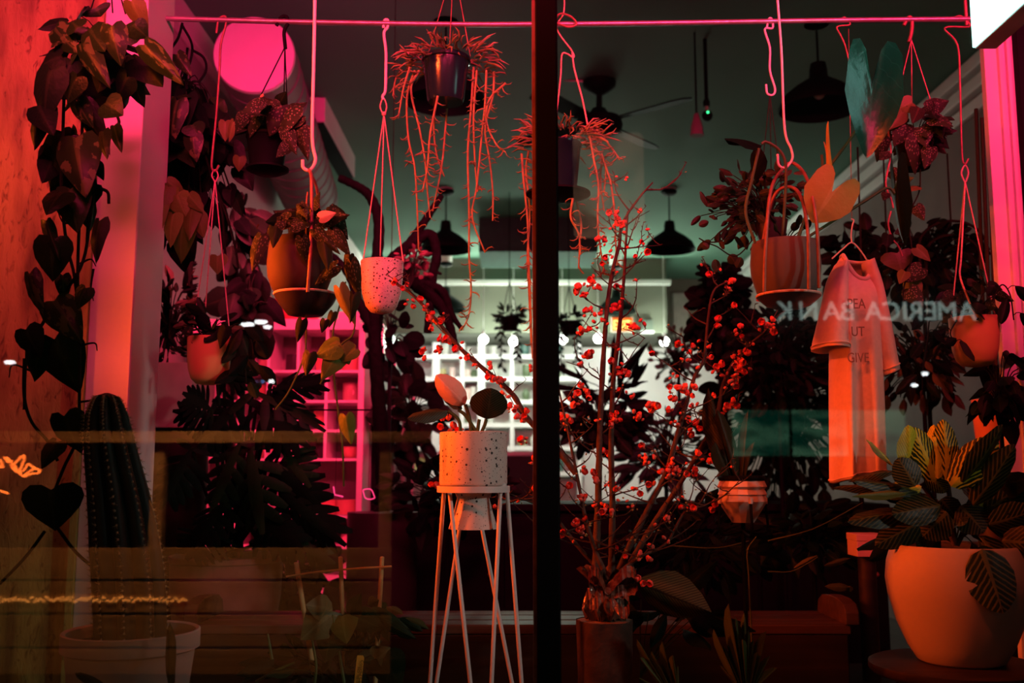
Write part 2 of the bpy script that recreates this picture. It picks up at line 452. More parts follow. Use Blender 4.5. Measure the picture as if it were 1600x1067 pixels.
def pot(root, px, rim_y, bot_y, r_rim_px, Y, prof, mat, name='pot', n=40, thick=0.08, soil_d=0.12):
    """thrown pot: prof = [(fraction of rim radius, fraction of height from the bottom)]"""
    top = P(px, rim_y, Y); bot = P(px, bot_y, Y)
    r = S(r_rim_px, Y) * (1.0); h = top.z - bot.z
    c = Vector((top.x, top.y, bot.z))
    pr = [(r * a, h * b) for a, b in prof]
    rt, zt = pr[-1]
    inner = [(rt - r * thick * 0.3, zt + h * 0.008), (rt - r * thick, zt - h * 0.005), (rt - r * thick, zt - h * soil_d * 1.3)]
    o = MB().lathe([(r * prof[0][0] * 0.02, 0)] + pr + inner, c, n, True).build(name, mat, root)
    MB().lathe([(rt - r * thick * 0.9, zt - h * soil_d), ((rt - r * thick) * 0.5, zt - h * soil_d * 0.8), (0.001, zt - h * soil_d * 0.75)], c, 20).build('soil', soil, root)
    return c, r, h

def wire(root, pts, rpx, Y, mat, name, n=6, k=5):
    return MB().tube(px_path(pts, Y, n), S(rpx, Y), k).build(name, mat, root)

def cyl(name, mat, root, a, b, r, n=10, label=None):
    return MB().tube([a, b], r, n).build(name, mat, root, label)

def text(body, loc, size, mat, rot, name, parent=None, ext=0.002, sx=1.0, align='LEFT'):
    """lettering as real mesh"""
    c = bpy.data.curves.new(name, 'FONT'); c.body = body; c.size = size; c.extrude = ext; c.align_x = align
    tmp = bpy.data.objects.new(name + '_tmp', c); COL.objects.link(tmp)
    bpy.context.view_layer.update()
    me = bpy.data.meshes.new_from_object(tmp.evaluated_get(bpy.context.evaluated_depsgraph_get()))
    bpy.data.objects.remove(tmp, do_unlink=True)
    me.name = name; me.materials.clear(); me.materials.append(mat)
    o = bpy.data.objects.new(name, me); COL.objects.link(o)
    off = Vector(root_of(parent).location) if parent else Vector((0, 0, 0))
    o.location = Vector(loc) - off; o.rotation_euler = rot; o.scale = (sx, 1, 1)
    if parent: o.parent = parent
    return o
# ================================================================== setting
def struct(name, mb, mat, parent=None, bevel=0, smooth=None):
    o = mb.build(name, mat, parent, bevel=bevel, smooth=smooth)
    if not parent: o['kind'] = 'structure'
    return o

CZ = 3.9
struct('floor', MB().box(-2.1, 3.25, 2.05, 14.2, -0.1, 0.0), floorm)
struct('ceiling', MB().box(-2.1, 3.25, 1.9, 14.2, CZ, CZ + 0.15), ceilp)
struct('wall_left', MB().box(-2.1, -1.97, 2.96, 14.2, 0, CZ), wallp)
struct('wall_right', MB().box(3.10, 3.25, 2.05, 14.2, 0, CZ), wallr)
struct('wall_back', MB().box(-2.1, 3.25, 14.0, 14.2, 0, CZ), beige)
struct('wall_front', MB().box(-3.2, 3.4, 1.92, 2.05, -0.1, 0.42), black)
head = struct('trim_1', MB().box(-3.2, 3.4, 1.92, 2.06, 3.3, 3.9), black)
# display platform behind the glass
struct('trim_2', MB().box(-1.95, 1.6, 2.06, 3.75, 0.40, 0.50), darkwood, bevel=0.006)

# glass panes and the black mullion between them
glass = glassmat('window_glass')
pxl = P(838, 533, 1.95).x; pxr = P(872, 533, 1.95).x
struct('window_1', MB().box(-2.4, pxl + 0.006, 1.996, 2.004, 0.42, 3.3), glass)
struct('window_2', MB().box(pxr - 0.006, 2.4, 1.996, 2.004, 0.42, 3.3), glass)
mu = struct('trim_3', MB().box(pxl, pxr, 1.945, 2.055, 0.42, 3.3), black, bevel=0.002)
MB().box(pxl - 0.006, pxl + 0.001, 1.985, 2.02, 0.42, 3.3).build('gasket', iron, mu)
MB().box(pxr - 0.001, pxr + 0.004, 1.985, 2.02, 0.42, 3.3).build('gasket', black, mu)

# left return wall with bark-like stains, and the pale pillar
def plastermat():
    m, nt, b, N, L = nm('stained_plaster')
    tc = N.new('ShaderNodeTexCoord')
    mp = N.new('ShaderNodeMapping'); mp.inputs['Scale'].default_value = (14, 4, 3.2); L.new(tc.outputs['Object'], mp.inputs['Vector'])
    n1 = N.new('ShaderNodeTexNoise'); n1.inputs['Scale'].default_value = 1.0; n1.inputs['Detail'].default_value = 3; L.new(mp.outputs[0], n1.inputs['Vector'])
    mp2 = N.new('ShaderNodeMapping'); mp2.inputs['Scale'].default_value = (60, 20, 22); L.new(tc.outputs['Object'], mp2.inputs['Vector'])
    n2 = N.new('ShaderNodeTexNoise'); n2.inputs['Scale'].default_value = 1.0; n2.inputs['Detail'].default_value = 4; n2.inputs['Distortion'].default_value = 1.0; L.new(mp2.outputs[0], n2.inputs['Vector'])
    cr = N.new('ShaderNodeValToRGB'); cr.color_ramp.elements[0].position = 0.32; cr.color_ramp.elements[1].position = 0.55
    cr.color_ramp.elements[0].color = (0.13, 0.11, 0.03, 1); cr.color_ramp.elements[1].color = (0.38, 0.36, 0.09, 1)
    cr2 = N.new('ShaderNodeValToRGB'); cr2.color_ramp.elements[0].position = 0.30; cr2.color_ramp.elements[1].position = 0.42
    cr2.color_ramp.elements[0].color = (0.45, 0.40, 0.38, 1); cr2.color_ramp.elements[1].color = (1, 1, 1, 1)
    L.new(n1.outputs['Fac'], cr.inputs[0]); L.new(n2.outputs['Fac'], cr2.inputs[0])
    mx = N.new('ShaderNodeMix'); mx.data_type = 'RGBA'; mx.blend_type = 'MULTIPLY'; mx.inputs['Factor'].default_value = 1
    L.new(cr.outputs[0], mx.inputs[6]); L.new(cr2.outputs[0], mx.inputs[7]); L.new(mx.outputs[2], b.inputs['Base Color'])
    bp = N.new('ShaderNodeBump'); bp.inputs['Strength'].default_value = 0.4; bp.inputs['Distance'].default_value = 0.01
    L.new(n2.outputs['Fac'], bp.inputs['Height']); L.new(bp.outputs['Normal'], b.inputs['Normal'])
    b.inputs['Roughness'].default_value = 0.7
    return m
plaster = plastermat()
xa = P(137, 533, 2.75).x; xb = P(206, 533, 2.75).x
struct('wall_side', MB().box(-2.4, xa + 0.002, 2.78, 2.95, 0.42, CZ), plaster)
struct('trim_4', MB().box(xa - 0.018, xa, 2.74, 2.80, 0.42, CZ), plaster)
struct('trim_5', MB().box(xa, xb, 2.75, 2.97, 0.42, CZ), white, bevel=0.004)

# right jamb: boxed trim with upright mouldings
xr = P(1566, 533, 3.05).x
jm = struct('trim_6', MB().box(xr, xr + 0.20, 3.05, 3.08, 0.42, CZ), white, bevel=0.003)
for k, (ox, wd) in enumerate(((0.040, 0.014), (0.066, 0.012))):
    MB().box(xr + ox, xr + ox + wd, 3.036, 3.06, 0.42, CZ).build('moulding', white, jm, bevel=0.003)
MB().box(xr + 0.092, xr + 0.20, 3.02, 3.06, 0.42, CZ).build('stop_bead', black, jm, bevel=0.002)

# crown mouldings of the shop
struct('trim_7', MB().box(-1.97, -1.90, 3.0, 14, CZ - 0.16, CZ), white, bevel=0.01)
for k in range(3):
    struct('trim_%d' % (8 + k), MB().box(3.10 - 0.10 + 0.03 * k, 3.10, 2.06, 14, CZ - 0.11 - 0.12 * k, CZ - 0.02 - 0.12 * k), white, bevel=0.01)
# soffit over the lit shelves, cornice, door panel
zb = P(800, 520, 12.6).z; zt = P(800, 446, 12.6).z
xs = P(1042, 500, 12.6).x
struct('trim_11', MB().box(-1.97, xs, 12.6, 14.0, zb, CZ), beige)
struct('trim_12', MB().box(-1.97, xs + 0.05, 12.5, 12.62, zt, zt + 0.06), white, bevel=0.01)
struct('door_1', MB().box(P(1052, 500, 13.95).x, P(1076, 500, 13.95).x, 13.93, 14.0, 0, P(0, 458, 13.95).z), M('door_paint', (0.42, 0.44, 0.38), 0.6), bevel=0.004)
struct('trim_13', MB().box(P(750, 0, 10.5).x, P(930, 0, 10.5).x, 10.5, 11.4, P(0, 393, 10.5).z, CZ), M('bulkhead_paint', (0.025, 0.09, 0.065), 0.8), bevel=0.004)
# recess under the soffit: bright wall
struct('trim_14', MB().box(P(905, 0, 13.9).x, xs + 0.9, 13.92, 14.0, 0, zb - 0.03), white)

# ================================================================== ceiling fixtures
duct_end = P(397, 85, 5.4); dr = S(65.5, 5.4)
far = P(486, 312, 8.2)
dct = thing('round_air_duct', 'large round spiral air duct under the ceiling, its end lit pink', 'air duct', duct_end)
metal = M('duct_metal', (0.16, 0.145, 0.14), 0.7, 0.1, 0.1, 4, spec=0.2)
ax = (far - duct_end).normalized(); Q = ax.to_track_quat('Z', 'Y').to_matrix()
ln = (far - duct_end).length
MB().lathe([(dr, 0.0), (dr, ln)], duct_end, 48, False, True, axis=Q).build('duct_body', metal, dct)
MB().lathe([(0.001, -0.004), (dr * 0.985, -0.004), (dr * 1.0, 0.004), (dr * 1.01, 0.02), (dr * 1.0, 0.03)], duct_end, 48, axis=Q).build('end_cap', M('cap_white', (0.85, 0.84, 0.83), 0.55, var=0.03), dct, 'flat pale end cap')
for i in range(1, 14):
    MB().lathe([(dr, -0.006), (dr + 0.006, 0), (dr, 0.006)], duct_end + ax * (i * ln / 14), 48, axis=Q @ Matrix.Rotation(0.06, 3, 'X')).build('spiral_seam', metal, dct)

bx = thing('ceiling_box', 'boxy pink-lit cabinet hung beside the end of the round duct', 'box', P(497, 160, 7.0))
a = P(478, 190, 7.0); b = P(509, 130, 7.0)
MB().box(a.x, b.x, 7.0, 8.4, a.z, b.z).build('case', white, bx, bevel=0.006)
MB().box(a.x + .01, b.x - .01, 7.02, 8.38, a.z - 0.015, a.z - 0.001).build('bottom_panel', black, bx)
MB().box((a.x + b.x) / 2 - .01, (a.x + b.x) / 2 + .01, 7.6, 7.64, b.z - 0.002, CZ).build('hanger_strap', black, bx)

def conduit(pts, Y, name, label):
    t = thing(name, label, 'pipe', P(pts[0][0], pts[0][1], Y))
    wire(t, pts, 2.2, Y, white, 'pipe_run', 3, 8)
    for p in pts[1:-1]:
        q = P(p[0], p[1], Y); MB().box(q.x - .012, q.x + .012, Y - .02, Y + .02, q.z - .02, q.z + .03).build('clip', white, t)
    return t
conduit([(470, 122), (560, 118), (700, 119), (830, 121), (926, 128)], 6.68, 'ceiling_conduit', 'thin pink-lit conduit running across the ceiling to the fan')

# ceiling fan
hub = P(936, 192, 6.7)
fan = thing('ceiling_fan', 'black ceiling fan with flat blades behind the mullion', 'fan', hub)
ct = P(936, 120, 6.7)
MB().lathe([(0.001, CZ - ct.z), (0.085, CZ - ct.z), (0.085, -0.02), (0.001, -0.02)], ct, 24).build('mounting_cap', white, fan, 'pale mounting cap lit pink')
MB().lathe([(0.12, -0.03), (0.115, -0.07), (0.07, -0.11), (0.03, -0.135), (0.001, -0.135)], ct, 24, True).build('canopy', blackm, fan)
cyl('down_rod', blackm, fan, ct - Vector((0, 0, .12)), hub + Vector((0, 0, .06)), 0.022)
MB().lathe([(0.001, .11), (0.05, .10), (0.08, .05), (0.15, .03), (0.165, -.02), (0.15, -.07), (0.08, -.1), (0.001, -.1)], hub, 28).build('motor_housing', blackm, fan)
for k in range(4):
    an = radians(-40 + 90 * k); R_ = Matrix.Rotation(an, 4, 'Z') @ Matrix.Rotation(radians(12), 4, 'X')
    T = Matrix.Translation(hub) @ R_
    mb = MB(); mb.sharp = True
    ol = [(0.20, -.055), (0.62, -.075), (0.70, -.06), (0.735, 0.0), (0.70, .06), (0.62, .075), (0.20, .055)]
    m_ = len(ol)
    for z in (-.005, .005):
        for x, y in ol: mb.v.append(T @ Vector((x, y, z)))
    mb.f.append(tuple(reversed(range(m_)))); mb.f.append(tuple(range(m_, 2 * m_)))
    for i in range(m_): mb.f.append((i, (i + 1) % m_, m_ + (i + 1) % m_, m_ + i))
    bl = mb.build('blade', blackm, fan)
    MB().box(0.12, 0.26, -.02, .02, -.012, -.004, T).build('blade_iron', blackm, fan)

# enamel pendant lamps
def pendant(px, py, Y, label, rr=0.245):
    c = P(px, py, Y); t = thing('pendant_lamp', label, 'lamp', c, 'barn pendant lamps under the shop ceiling')
    MB().lathe([(0.001, CZ - c.z), (0.075, CZ - c.z), (0.075, 0.0), (0.001, 0.0)], c, 20).build('ceiling_block', white, t, 'pale ceiling block lit pink')
    MB().lathe([(0.075, -.002), (0.078, -.03), (0.05, -.05), (0.001, -.05)], c, 20, True).build('canopy', blackm, t)
    cyl('cord', blackm, t, c - Vector((0, 0, .04)), c - Vector((0, 0, .33)), 0.007, 6)
    MB().lathe([(0.001, -.30), (0.045, -.31), (0.052, -.35), (0.055, -.40), (0.075, -.415), (rr * .62, -.465), (rr * .88, -.52), (rr, -.585), (rr * .985, -.60), (rr * .95, -.585),
                (rr * .84, -.53), (rr * .55, -.48), (0.05, -.43), (0.001, -.43)], c, 36).build('shade', blackm, t)
    MB().ball(c - Vector((0, 0, .50)), 0.035, 10, 8).build('bulb', white, t)
    return t
pendant(697, 297, 9.4, 'dark barn pendant lamp hanging behind the trailing string plant')
pendant(1045, 297, 9.4, 'dark barn pendant lamp hanging clear, right of the red branches')
pendant(1275, 24, 5.8, 'dark barn pendant lamp at the top beside the big glossy leaf')
pendant(697, 12, 5.75, 'dark barn pendant lamp half hidden by the pot of string plant')
pendant(697, 410, 12.0, 'small distant barn pendant lamp above the lit shelves')
pendant(962, 415, 12.3, 'small distant barn pendant lamp behind the tall red stems')

# track camera with green diode
c = P(1105, 181, 6.0)
t = thing('ceiling_camera', 'little black ball camera with a green diode under the ceiling', 'camera', c)
MB().ball(c, S(9, 6.0), 14, 10).build('ball_housing', black, t)
MB().ball(c + Vector((-.002, -S(8.6, 6), S(3, 6))), S(2.0, 6), 8, 6).build('diode', emis('green_diode', (0.05, 1, 0.3), 3), t, 'green glowing diode')
cyl('stalk', M('grey_stalk', (.3, .28, .27), .6), t, c + Vector((0, 0, .03)), P(1104, 166, 6.0), 0.012)
q = P(1104, 166, 6.0); MB().lathe([(0.022, 0), (0.022, .03), (0.012, .05), (0.012, CZ - q.z)], q, 12, True).build('bracket', blackm, t)
q = P(1089, 212, 5.9)
t = thing('spot_lamp', 'small cone spot lamp lit red beside the ball camera', 'lamp', q)
MB().lathe([(0.042, 0), (0.036, .06), (0.024, .10), (0.014, .14), (0.001, .145)], q, 16, True).build('cone_shade', M('grey_enamel', (.3, .28, .27), .6), t)
cyl('stem', blackm, t, q + Vector((0, 0, .14)), Vector((q.x, q.y, CZ)), 0.006, 6)

# fluorescent tube
a = P(803, 198, 8.0); b = P(836, 197, 8.0)
t = thing('tube_lamp', 'short glowing tube lamp high up left of the mullion', 'lamp', a)
cyl('tube', emis('tube_glow', (0.7, 1, 0.95), 1.1), t, a, b, 0.016, 10)
MB().box(a.x - .03, b.x + .03, 7.98, 8.04, a.z + .012, a.z + .04).build('batten', white, t, bevel=0.003)
cyl('hanger', white, t, Vector(((a.x + b.x) / 2, 8.01, a.z + .03)), Vector(((a.x + b.x) / 2, 8.01, CZ)), 0.004, 5)

# globes
for k, ((gx, gy), lab) in enumerate(zip(((-0.35, 12.1), (0.02, 12.3), (0.62, 12.1), (1.05, 12.0), (1.9, 12.3)),
        ('round white globe light over the back shelves, leftmost', 'round white globe light just left of the mullion', 'round white globe light just right of the mullion',
         'round white globe light below the EXIT sign', 'round white globe light hidden in dark foliage by the right wall'))):
    c = Vector((gx, gy, 2.78))
    t = thing('globe_light', lab, 'lamp', c, 'globe lights over the counter')
    MB().ball(c + Vector((0, 0, 0.0)), 0.058, 16, 10).build('globe', emis('globe_glow', (1, 1, 0.92), 14), t)
    cyl('cord', white, t, c + Vector((0, 0, .06)), Vector((gx, gy, zb if gy > 12.6 else CZ)), 0.004, 5)
    MB().lathe([(0.02, 0), (0.02, .05), (.001, .055)], c + Vector((0, 0, .055)), 10, True).build('lamp_holder', white, t)

# exit sign
a = P(955, 519, 12.55); b = P(989, 496, 12.55)
t = thing('exit_sign', 'glowing orange EXIT sign on the far soffit', 'exit sign', a)
MB().box(a.x, b.x, 12.53, 12.597, a.z, b.z).build('housing', M('exit_case', (0.75, 0.7, 0.6), 0.5), t, bevel=0.004)
MB().box(a.x + .008, b.x - .008, 12.524, 12.531, a.z + .008, b.z - .008).build('lit_panel', emis('exit_glow', (1, 0.13, 0.0), 0.42), t)
text('EXIT', (a.x + .02, 12.522, a.z + .035), 0.165, emis('exit_letters', (1, 0.62, 0.16), 3.0), (pi / 2, 0, 0), 'lettering', t, 0.001, 0.66)
a = P(1003, 517, 12.55); b = P(1020, 500, 12.55)
t = thing('soffit_box', 'small dark box on the far soffit right of the EXIT sign', 'box', a)
MB().box(a.x, b.x, 12.52, 12.597, a.z, b.z).build('case', M('grey_plastic', (0.10, 0.12, 0.10), 0.5), t, bevel=0.004)
MB().box(a.x - .01, b.x + .01, 12.53, 12.597, a.z - .03, a.z).build('bracket', white, t)

# back shelves with vessels
YS = 13.55
sh = thing('back_shelves', 'bright white open shelves along the far wall under the soffit', 'shelves', P(760, 690, YS))
colx = [604, 643, 681, 722, 752, 800, 848, 905]; rowy = [524, 557, 592, 628, 664, 700, 740]
for x in colx:
    q = P(x, 600, YS); w2 = 0.05 if x in (681, 752) else 0.028
    MB().box(q.x - w2, q.x + w2, YS, 13.95, 0.35, P(0, 522, YS).z).build('upright', white, sh)
for y in rowy:
    z = P(0, y, YS).z
    MB().box(P(604, 0, YS).x, P(905, 0, YS).x, YS + .005, 13.95, z - .03, z + .03).build('shelf_board', white, sh)
MB().box(P(604, 0, YS).x, P(905, 0, YS).x, 13.955, 13.99, 0.35, P(0, 524, YS).z).build('back_panel', M('shelf_back', (0.62, 0.66, 0.60), 0.7), sh)
vm = [M('vase_%d' % i, c_, 0.4, 0, 0.1) for i, c_ in enumerate(((.10, .14, .07), (.02, .03, .025), (.7, .68, .62), (.35, .30, .12), (.5, .5, .45), (.05, .12, .10), (.75, .55, .5)))]
R = random.Random(11); vn = ('olive', 'black', 'cream', 'mustard', 'grey', 'dark teal', 'pink')
vp = [[(.5, 0), (.9, .3), (1, .6), (.6, .85), (.55, 1)], [(.8, 0), (.85, .5), (.9, 1)], [(.4, 0), (1, .35), (.9, .6), (.3, .75), (.35, 1)], [(.6, 0), (.95, .15), (1, .5), (1, 1)]]
for ri in range(1, len(rowy)):
    z = P(0, rowy[ri], YS).z + .03
    for ci in range(len(colx) - 1):
        x0 = P(colx[ci], 0, YS).x; x1 = P(colx[ci + 1], 0, YS).x
        for k in range(R.choice((1, 1, 2))):
            x = lerp(x0, x1, R.uniform(.3, .45) if k == 0 else R.uniform(.6, .72)); hh = R.uniform(.10, .20); rr = R.uniform(.045, .075)
            pr = R.choice(vp); mt = R.choice(vm)
            o = MB().lathe([(rr * a_, hh * b_) for a_, b_ in pr] + [(rr * pr[-1][0] * .8, hh * .98), (rr * .5, hh * .3)], (x, YS + .16, z), 16, True).build('vase', mt)
            tag(o, 'small %s %s, %s in the %s compartment of the %s far shelf row' % (vn[vm.index(mt)], ('vase', 'jar', 'necked vase', 'pot')[vp.index(pr)], ('left', 'right')[k], ('leftmost', 'second', 'third', 'fourth', 'fifth', 'sixth', 'rightmost')[ci], ('top', 'second', 'third', 'fourth', 'fifth', 'lowest')[ri - 1]), 'vase', 'vases on the far white shelves')

# ================================================================== pink cubby shelf with pots
YC = 5.6
cab = thing('cubby_shelf', 'pink-lit white cubby shelf of square pigeonholes full of pots', 'shelf', P(480, 930, YC))
x0 = P(330, 0, YC).x; x1 = P(569, 600, YC).x; ztop = P(0, 515, YC).z; zbot = 0.10
cx = [351, 395, 437, 481, 524]; rows = [580, 627, 673, 718, 808, 856, 905]
MB().box(x1 - .034, x1, YC, YC + .34, zbot, P(0, 505, YC).z).build('side_panel', white, cab, bevel=0.003)
MB().box(x0 - .03, x0, YC, YC + .34, zbot, ztop + .06).build('side_panel', white, cab, bevel=0.003)
MB().box(x0, x1 - .034, YC, YC + .34, ztop, ztop + .062).build('top_panel', white, cab, bevel=0.003)
MB().box(x0, x1 - .034, YC + .32, YC + .338, zbot, ztop).build('back_panel', M('cubby_back', (0.30, 0.26, 0.25), 0.7), cab)
for y in rows:
    z = P(0, y, YC).z
    MB().box(x0, x1 - .034, YC + .004, YC + .32, z - .007, z + .007).build('shelf_board', white, cab)
for x in cx:
    q = P(x, 0, YC).x
    MB().box(q - .008, q + .008, YC + .006, YC + .32, P(0, 718, YC).z, ztop).build('divider', white, cab)
    MB().box(q - .008, q + .008, YC + .006, YC + .32, zbot, P(0, 808, YC).z).build('divider', white, cab)
# second taller pink panel behind, and cooler with glass door
t = thing('display_cooler', 'dark glazed cooler cabinet with a steel top behind the cubby shelf', 'cooler', Vector((x1, 6.6, 0)))
ck = M('cooler_steel', (0.55, 0.58, 0.55), 0.3, 0.6); cx1 = x1 + 0.055
MB().box(x1 - .9, cx1, 5.98, 8.0, 0.0, 0.18).build('plinth', black, t, bevel=.004)
MB().box(x1 - .9, cx1, 5.98, 8.0, P(0, 505, 5.98).z - .14, P(0, 505, 5.98).z).build('top_housing', ck, t, bevel=.004)
MB().box(x1 - .9, cx1 - .03, 5.98, 6.02, 0.18, P(0, 505, 5.98).z - .14).build('end_panel', blackm, t, bevel=.002)
for yy in (5.99, 6.62, 7.28, 7.94):
    MB().box(cx1 - .03, cx1 + .004, yy, yy + .05, 0.18, P(0, 505, 5.98).z - .14).build('door_post', ck, t, bevel=.002)
for yy in (6.05, 6.68, 7.34):
    MB().box(cx1 - .016, cx1 - .010, yy, yy + .56, 0.19, P(0, 505, 5.98).z - .15).build('glass_door', glassmat('cooler_glass', (.85, .9, .88)), t)
q = P(560, 500, 5.98)
t = thing('backing_board', 'pink board standing upright behind the top of the cubby shelf', 'board', Vector((q.x, 5.955, P(0, 518, YC).z)))
MB().box(P(540, 0, 5.955).x, P(575, 0, 5.955).x, 5.945, 5.965, ztop + .064, P(0, 487, 5.95).z).build('panel', white, t, bevel=.002)
MB().box(P(540, 0, 5.955).x, P(575, 0, 5.955).x, 5.935, 5.945, ztop + .064, ztop + .10).build('foot_rail', white, t)

terr = M('terracotta_pot', (0.55, 0.25, 0.16), 0.7, 0, 0.12); blush = M('blush_pot', (0.72, 0.50, 0.46), 0.6, 0, 0.08); cream = M('cream_pot', (0.72, 0.66, 0.60), 0.6, 0, 0.08)
darkp = M('dark_pot', (0.03, 0.025, 0.025), 0.4); ribm = M('ribbed_pot', (0.42, 0.26, 0.2), 0.6)
shp = {'cup': [(.75, 0), (.86, .4), (1, 1)], 'cone': [(1, 0), (.8, .5), (.62, 1)], 'bowl': [(.5, 0), (.85, .25), (1, .65), (.97, 1)], 'cyl': [(.96, 0), (1, .1), (1, 1)], 'egg': [(.5, 0), (.95, .3), (1, .55), (.75, .85), (.5, 1)], 'dome': [(1, 0), (.98, .4), (.8, .75), (.4, .97)]}
cub = [(416, 578, 17, 34, 'cone', ribm, 'brown ribbed conical pot in the top row of the cubby shelf'), (459, 578, 16, 28, 'cyl', darkp, 'black squat pot in the top row of the cubby shelf'),
       (505, 578, 17, 26, 'cup', terr, 'terracotta pot behind the golden leaf in the cubby shelf'), (547, 578, 15, 28, 'cyl', terr, 'plain terracotta pot in the top right cubby'),
       (416, 625, 15, 26, 'bowl', terr, 'terracotta bowl half hidden by the dark leaf in row two'), (460, 625, 17, 28, 'dome', terr, 'domed orange pot in the second row of cubbies'),
       (505, 625, 15, 30, 'egg', darkp, 'dark egg shaped vase in the second row of cubbies'), (547, 625, 14, 29, 'cyl', ribm, 'brown pot with a round spot in the right cubby of row two'),
       (457, 671, 18, 22, 'cup', blush, 'pale pink bowl under the long dark leaf in row three'), (501, 671, 14, 30, 'cup', terr, 'tall orange cup pot in the third row of cubbies'),
       (416, 716, 16, 24, 'egg', terr, 'round terracotta vase in the fourth row of cubbies'), (460, 716, 14, 28, 'cup', blush, 'pale pink tumbler pot in the fourth row of cubbies'),
       (504, 716, 13, 32, 'egg', darkp, 'dark glassy egg vase with ribs in the fourth row'), (546, 716, 14, 18, 'bowl', terr, 'low terracotta dish in the bottom right small cubby'),
       (540, 806, 18, 22, 'cyl', terr, 'squat orange pot on the open lower shelf right'), (512, 806, 13, 22, 'cyl', terr, 'squat orange pot on the open lower shelf left'),
       (545, 854, 17, 20, 'dome', blush, 'pale domed dish in the lower column of cubbies'), (545, 903, 17, 20, 'bowl', cream, 'pale bowl in the lowest cubby in view')]
for px, py, rp, hp, k, mt, lab in cub:
    c0 = P(px, py, YC + .14); rr = S(rp * .92, YC); hh = S(hp, YC)
    o = MB().lathe([(rr * a_, hh * b_) for a_, b_ in shp[k]] + ([(rr * shp[k][-1][0] * .85, hh * .98), (rr * shp[k][-1][0] * .7, hh * .4)] if k != 'dome' else [(.001, hh)]), Vector((c0.x, YC + .16, P(0, py, YC).z + .003)), 20, True).build('plant_pot', mt)
    tag(o, lab, 'pot', 'pots in the cubby shelf')
    if 'round spot' in lab:
        cc = Vector((c0.x + .008, YC + .16 - rr * .98, P(0, py, YC).z + hh * .5))
        MB().lathe([(.001, -.003), (rr * .42, -.003), (rr * .42, .003)], cc, 16, axis=Matrix.Rotation(pi / 2, 3, 'X')).build('round_spot', blush, o)
# red wrapped bundle and magenta tray on top of the cubby shelf
c0 = P(468, 522, YC + .15)
t = thing('wrapped_pot', 'pot wrapped in crumpled red foil on top of the cubby shelf', 'wrapped pot', Vector((c0.x, YC + .16, ztop + .063)))
redf = M('red_foil', (0.72, 0.16, 0.13), 0.35, 0.0, 0.25, 30, 0.5); redf2 = M('red_foil_inner', (0.55, 0.10, 0.09), 0.4, 0.0, 0.2, 30, 0.5)
R = random.Random(5)
jag = [R.uniform(.7, 1.35) for _ in range(28)]
def foil(r, z, a):
    k = int(a / (2 * pi) * 28 + .5) % 28
    f = z / .12
    return r * (1 + .12 * f * sin(k * 2.7)), z * (1 if f < .5 else 1 + (jag[k] - 1) * f)
MB().lathe([(.10, 0), (.115, .05), (.135, .09), (.175, .15)], t.location, 28, True, fn=foil).build('foil_wrap', redf, t)
MB().lathe([(.09, .02), (.10, .07), (.11, .12), (.08, .13), (.02, .11)], t.location, 20, True).build('inner_pot', redf2, t)
t = thing('seed_tray', 'low magenta plastic tray on top of the cubby shelf', 'tray', P(405, 520, YC + .1))
z0 = ztop + .063; xa_, xb_ = P(375, 0, YC).x, P(432, 0, YC).x
MB().box(xa_, xb_, YC + .05, YC + .3, z0, z0 + .012).build('tray_base', blush, t, bevel=.003)
for (u0, u1, v0, v1) in ((xa_, xb_, YC + .05, YC + .06), (xa_, xb_, YC + .29, YC + .3), (xa_, xa_ + .01, YC + .06, YC + .29), (xb_ - .01, xb_, YC + .06, YC + .29)):
    MB().box(u0, u1, v0, v1, z0 + .012, z0 + .06).build('tray_side', M('magenta_plastic', (.65, .12, .32), .4), t)

# pink neon letters hung in front of the lower shelves
pk = emis('pink_neon', (1, 0.06, 0.25), 1.1)
t = thing('neon_sign', 'thin pink neon letters F L O hung in front of the cubby shelf', 'neon sign', P(473, 760, 4.4))
for pl in ([(473, 774), (473, 757), (487, 757)], ):
    MB().tube([P(x, y, 4.4) for x, y in pl], S(1.3, 4.4), 6).build('letter_stroke', pk, t)
MB().tube([P(475, 765, 4.4), P(489, 765, 4.4)], S(.8, 4.4), 6).build('letter_stroke', pk, t)
MB().tube([P(x, y, 4.4) for x, y in ((521, 760), (523, 773), (536, 776))], S(1.2, 4.4), 6).build('letter_stroke', pk, t)
MB().tube(cat([P(x, y, 4.4) for x, y in ((567, 766), (572, 764), (580, 765), (584, 773), (585, 778), (578, 780), (571, 778), (568, 770), (567, 766))], 4), S(.9, 4.4), 6).build('letter_stroke', pk, t)
for x, y in ((475, 757), (524, 760), (576, 764)):
    q = P(x, y, 4.4); cyl('hanging_wire', black, t, q, Vector((q.x, 4.42, P(0, 640, 4.4).z)), 0.0012, 4)
cyl('support_bar', black, t, Vector((P(465, 0, 4.4).x, 4.42, P(0, 640, 4.4).z)), Vector((P(590, 0, 4.4).x, 4.42, P(0, 640, 4.4).z)), .004, 6)
# ================================================================== hanging rail and hooks
YR = 2.9
a = P(228, 28, YR); b = P(1512, 30, YR)
rail = thing('hanging_rail', 'long metal pipe rail across the top of the window for hanging pots', 'rail', a)
MB().tube(px_path([(228, 28), (450, 34), (700, 38), (840, 38), (1050, 36), (1300, 32), (1515, 30)], YR, 6), S(4.4, YR), 12).build('pipe', pipe, rail)
for x, y in ((236, 28), (1510, 30)):
    q = P(x, y, YR); MB().tube([q + Vector((0, 0, -.02)), Vector((q.x, q.y, CZ))], .005, 6).build('drop_rod', iron, rail)

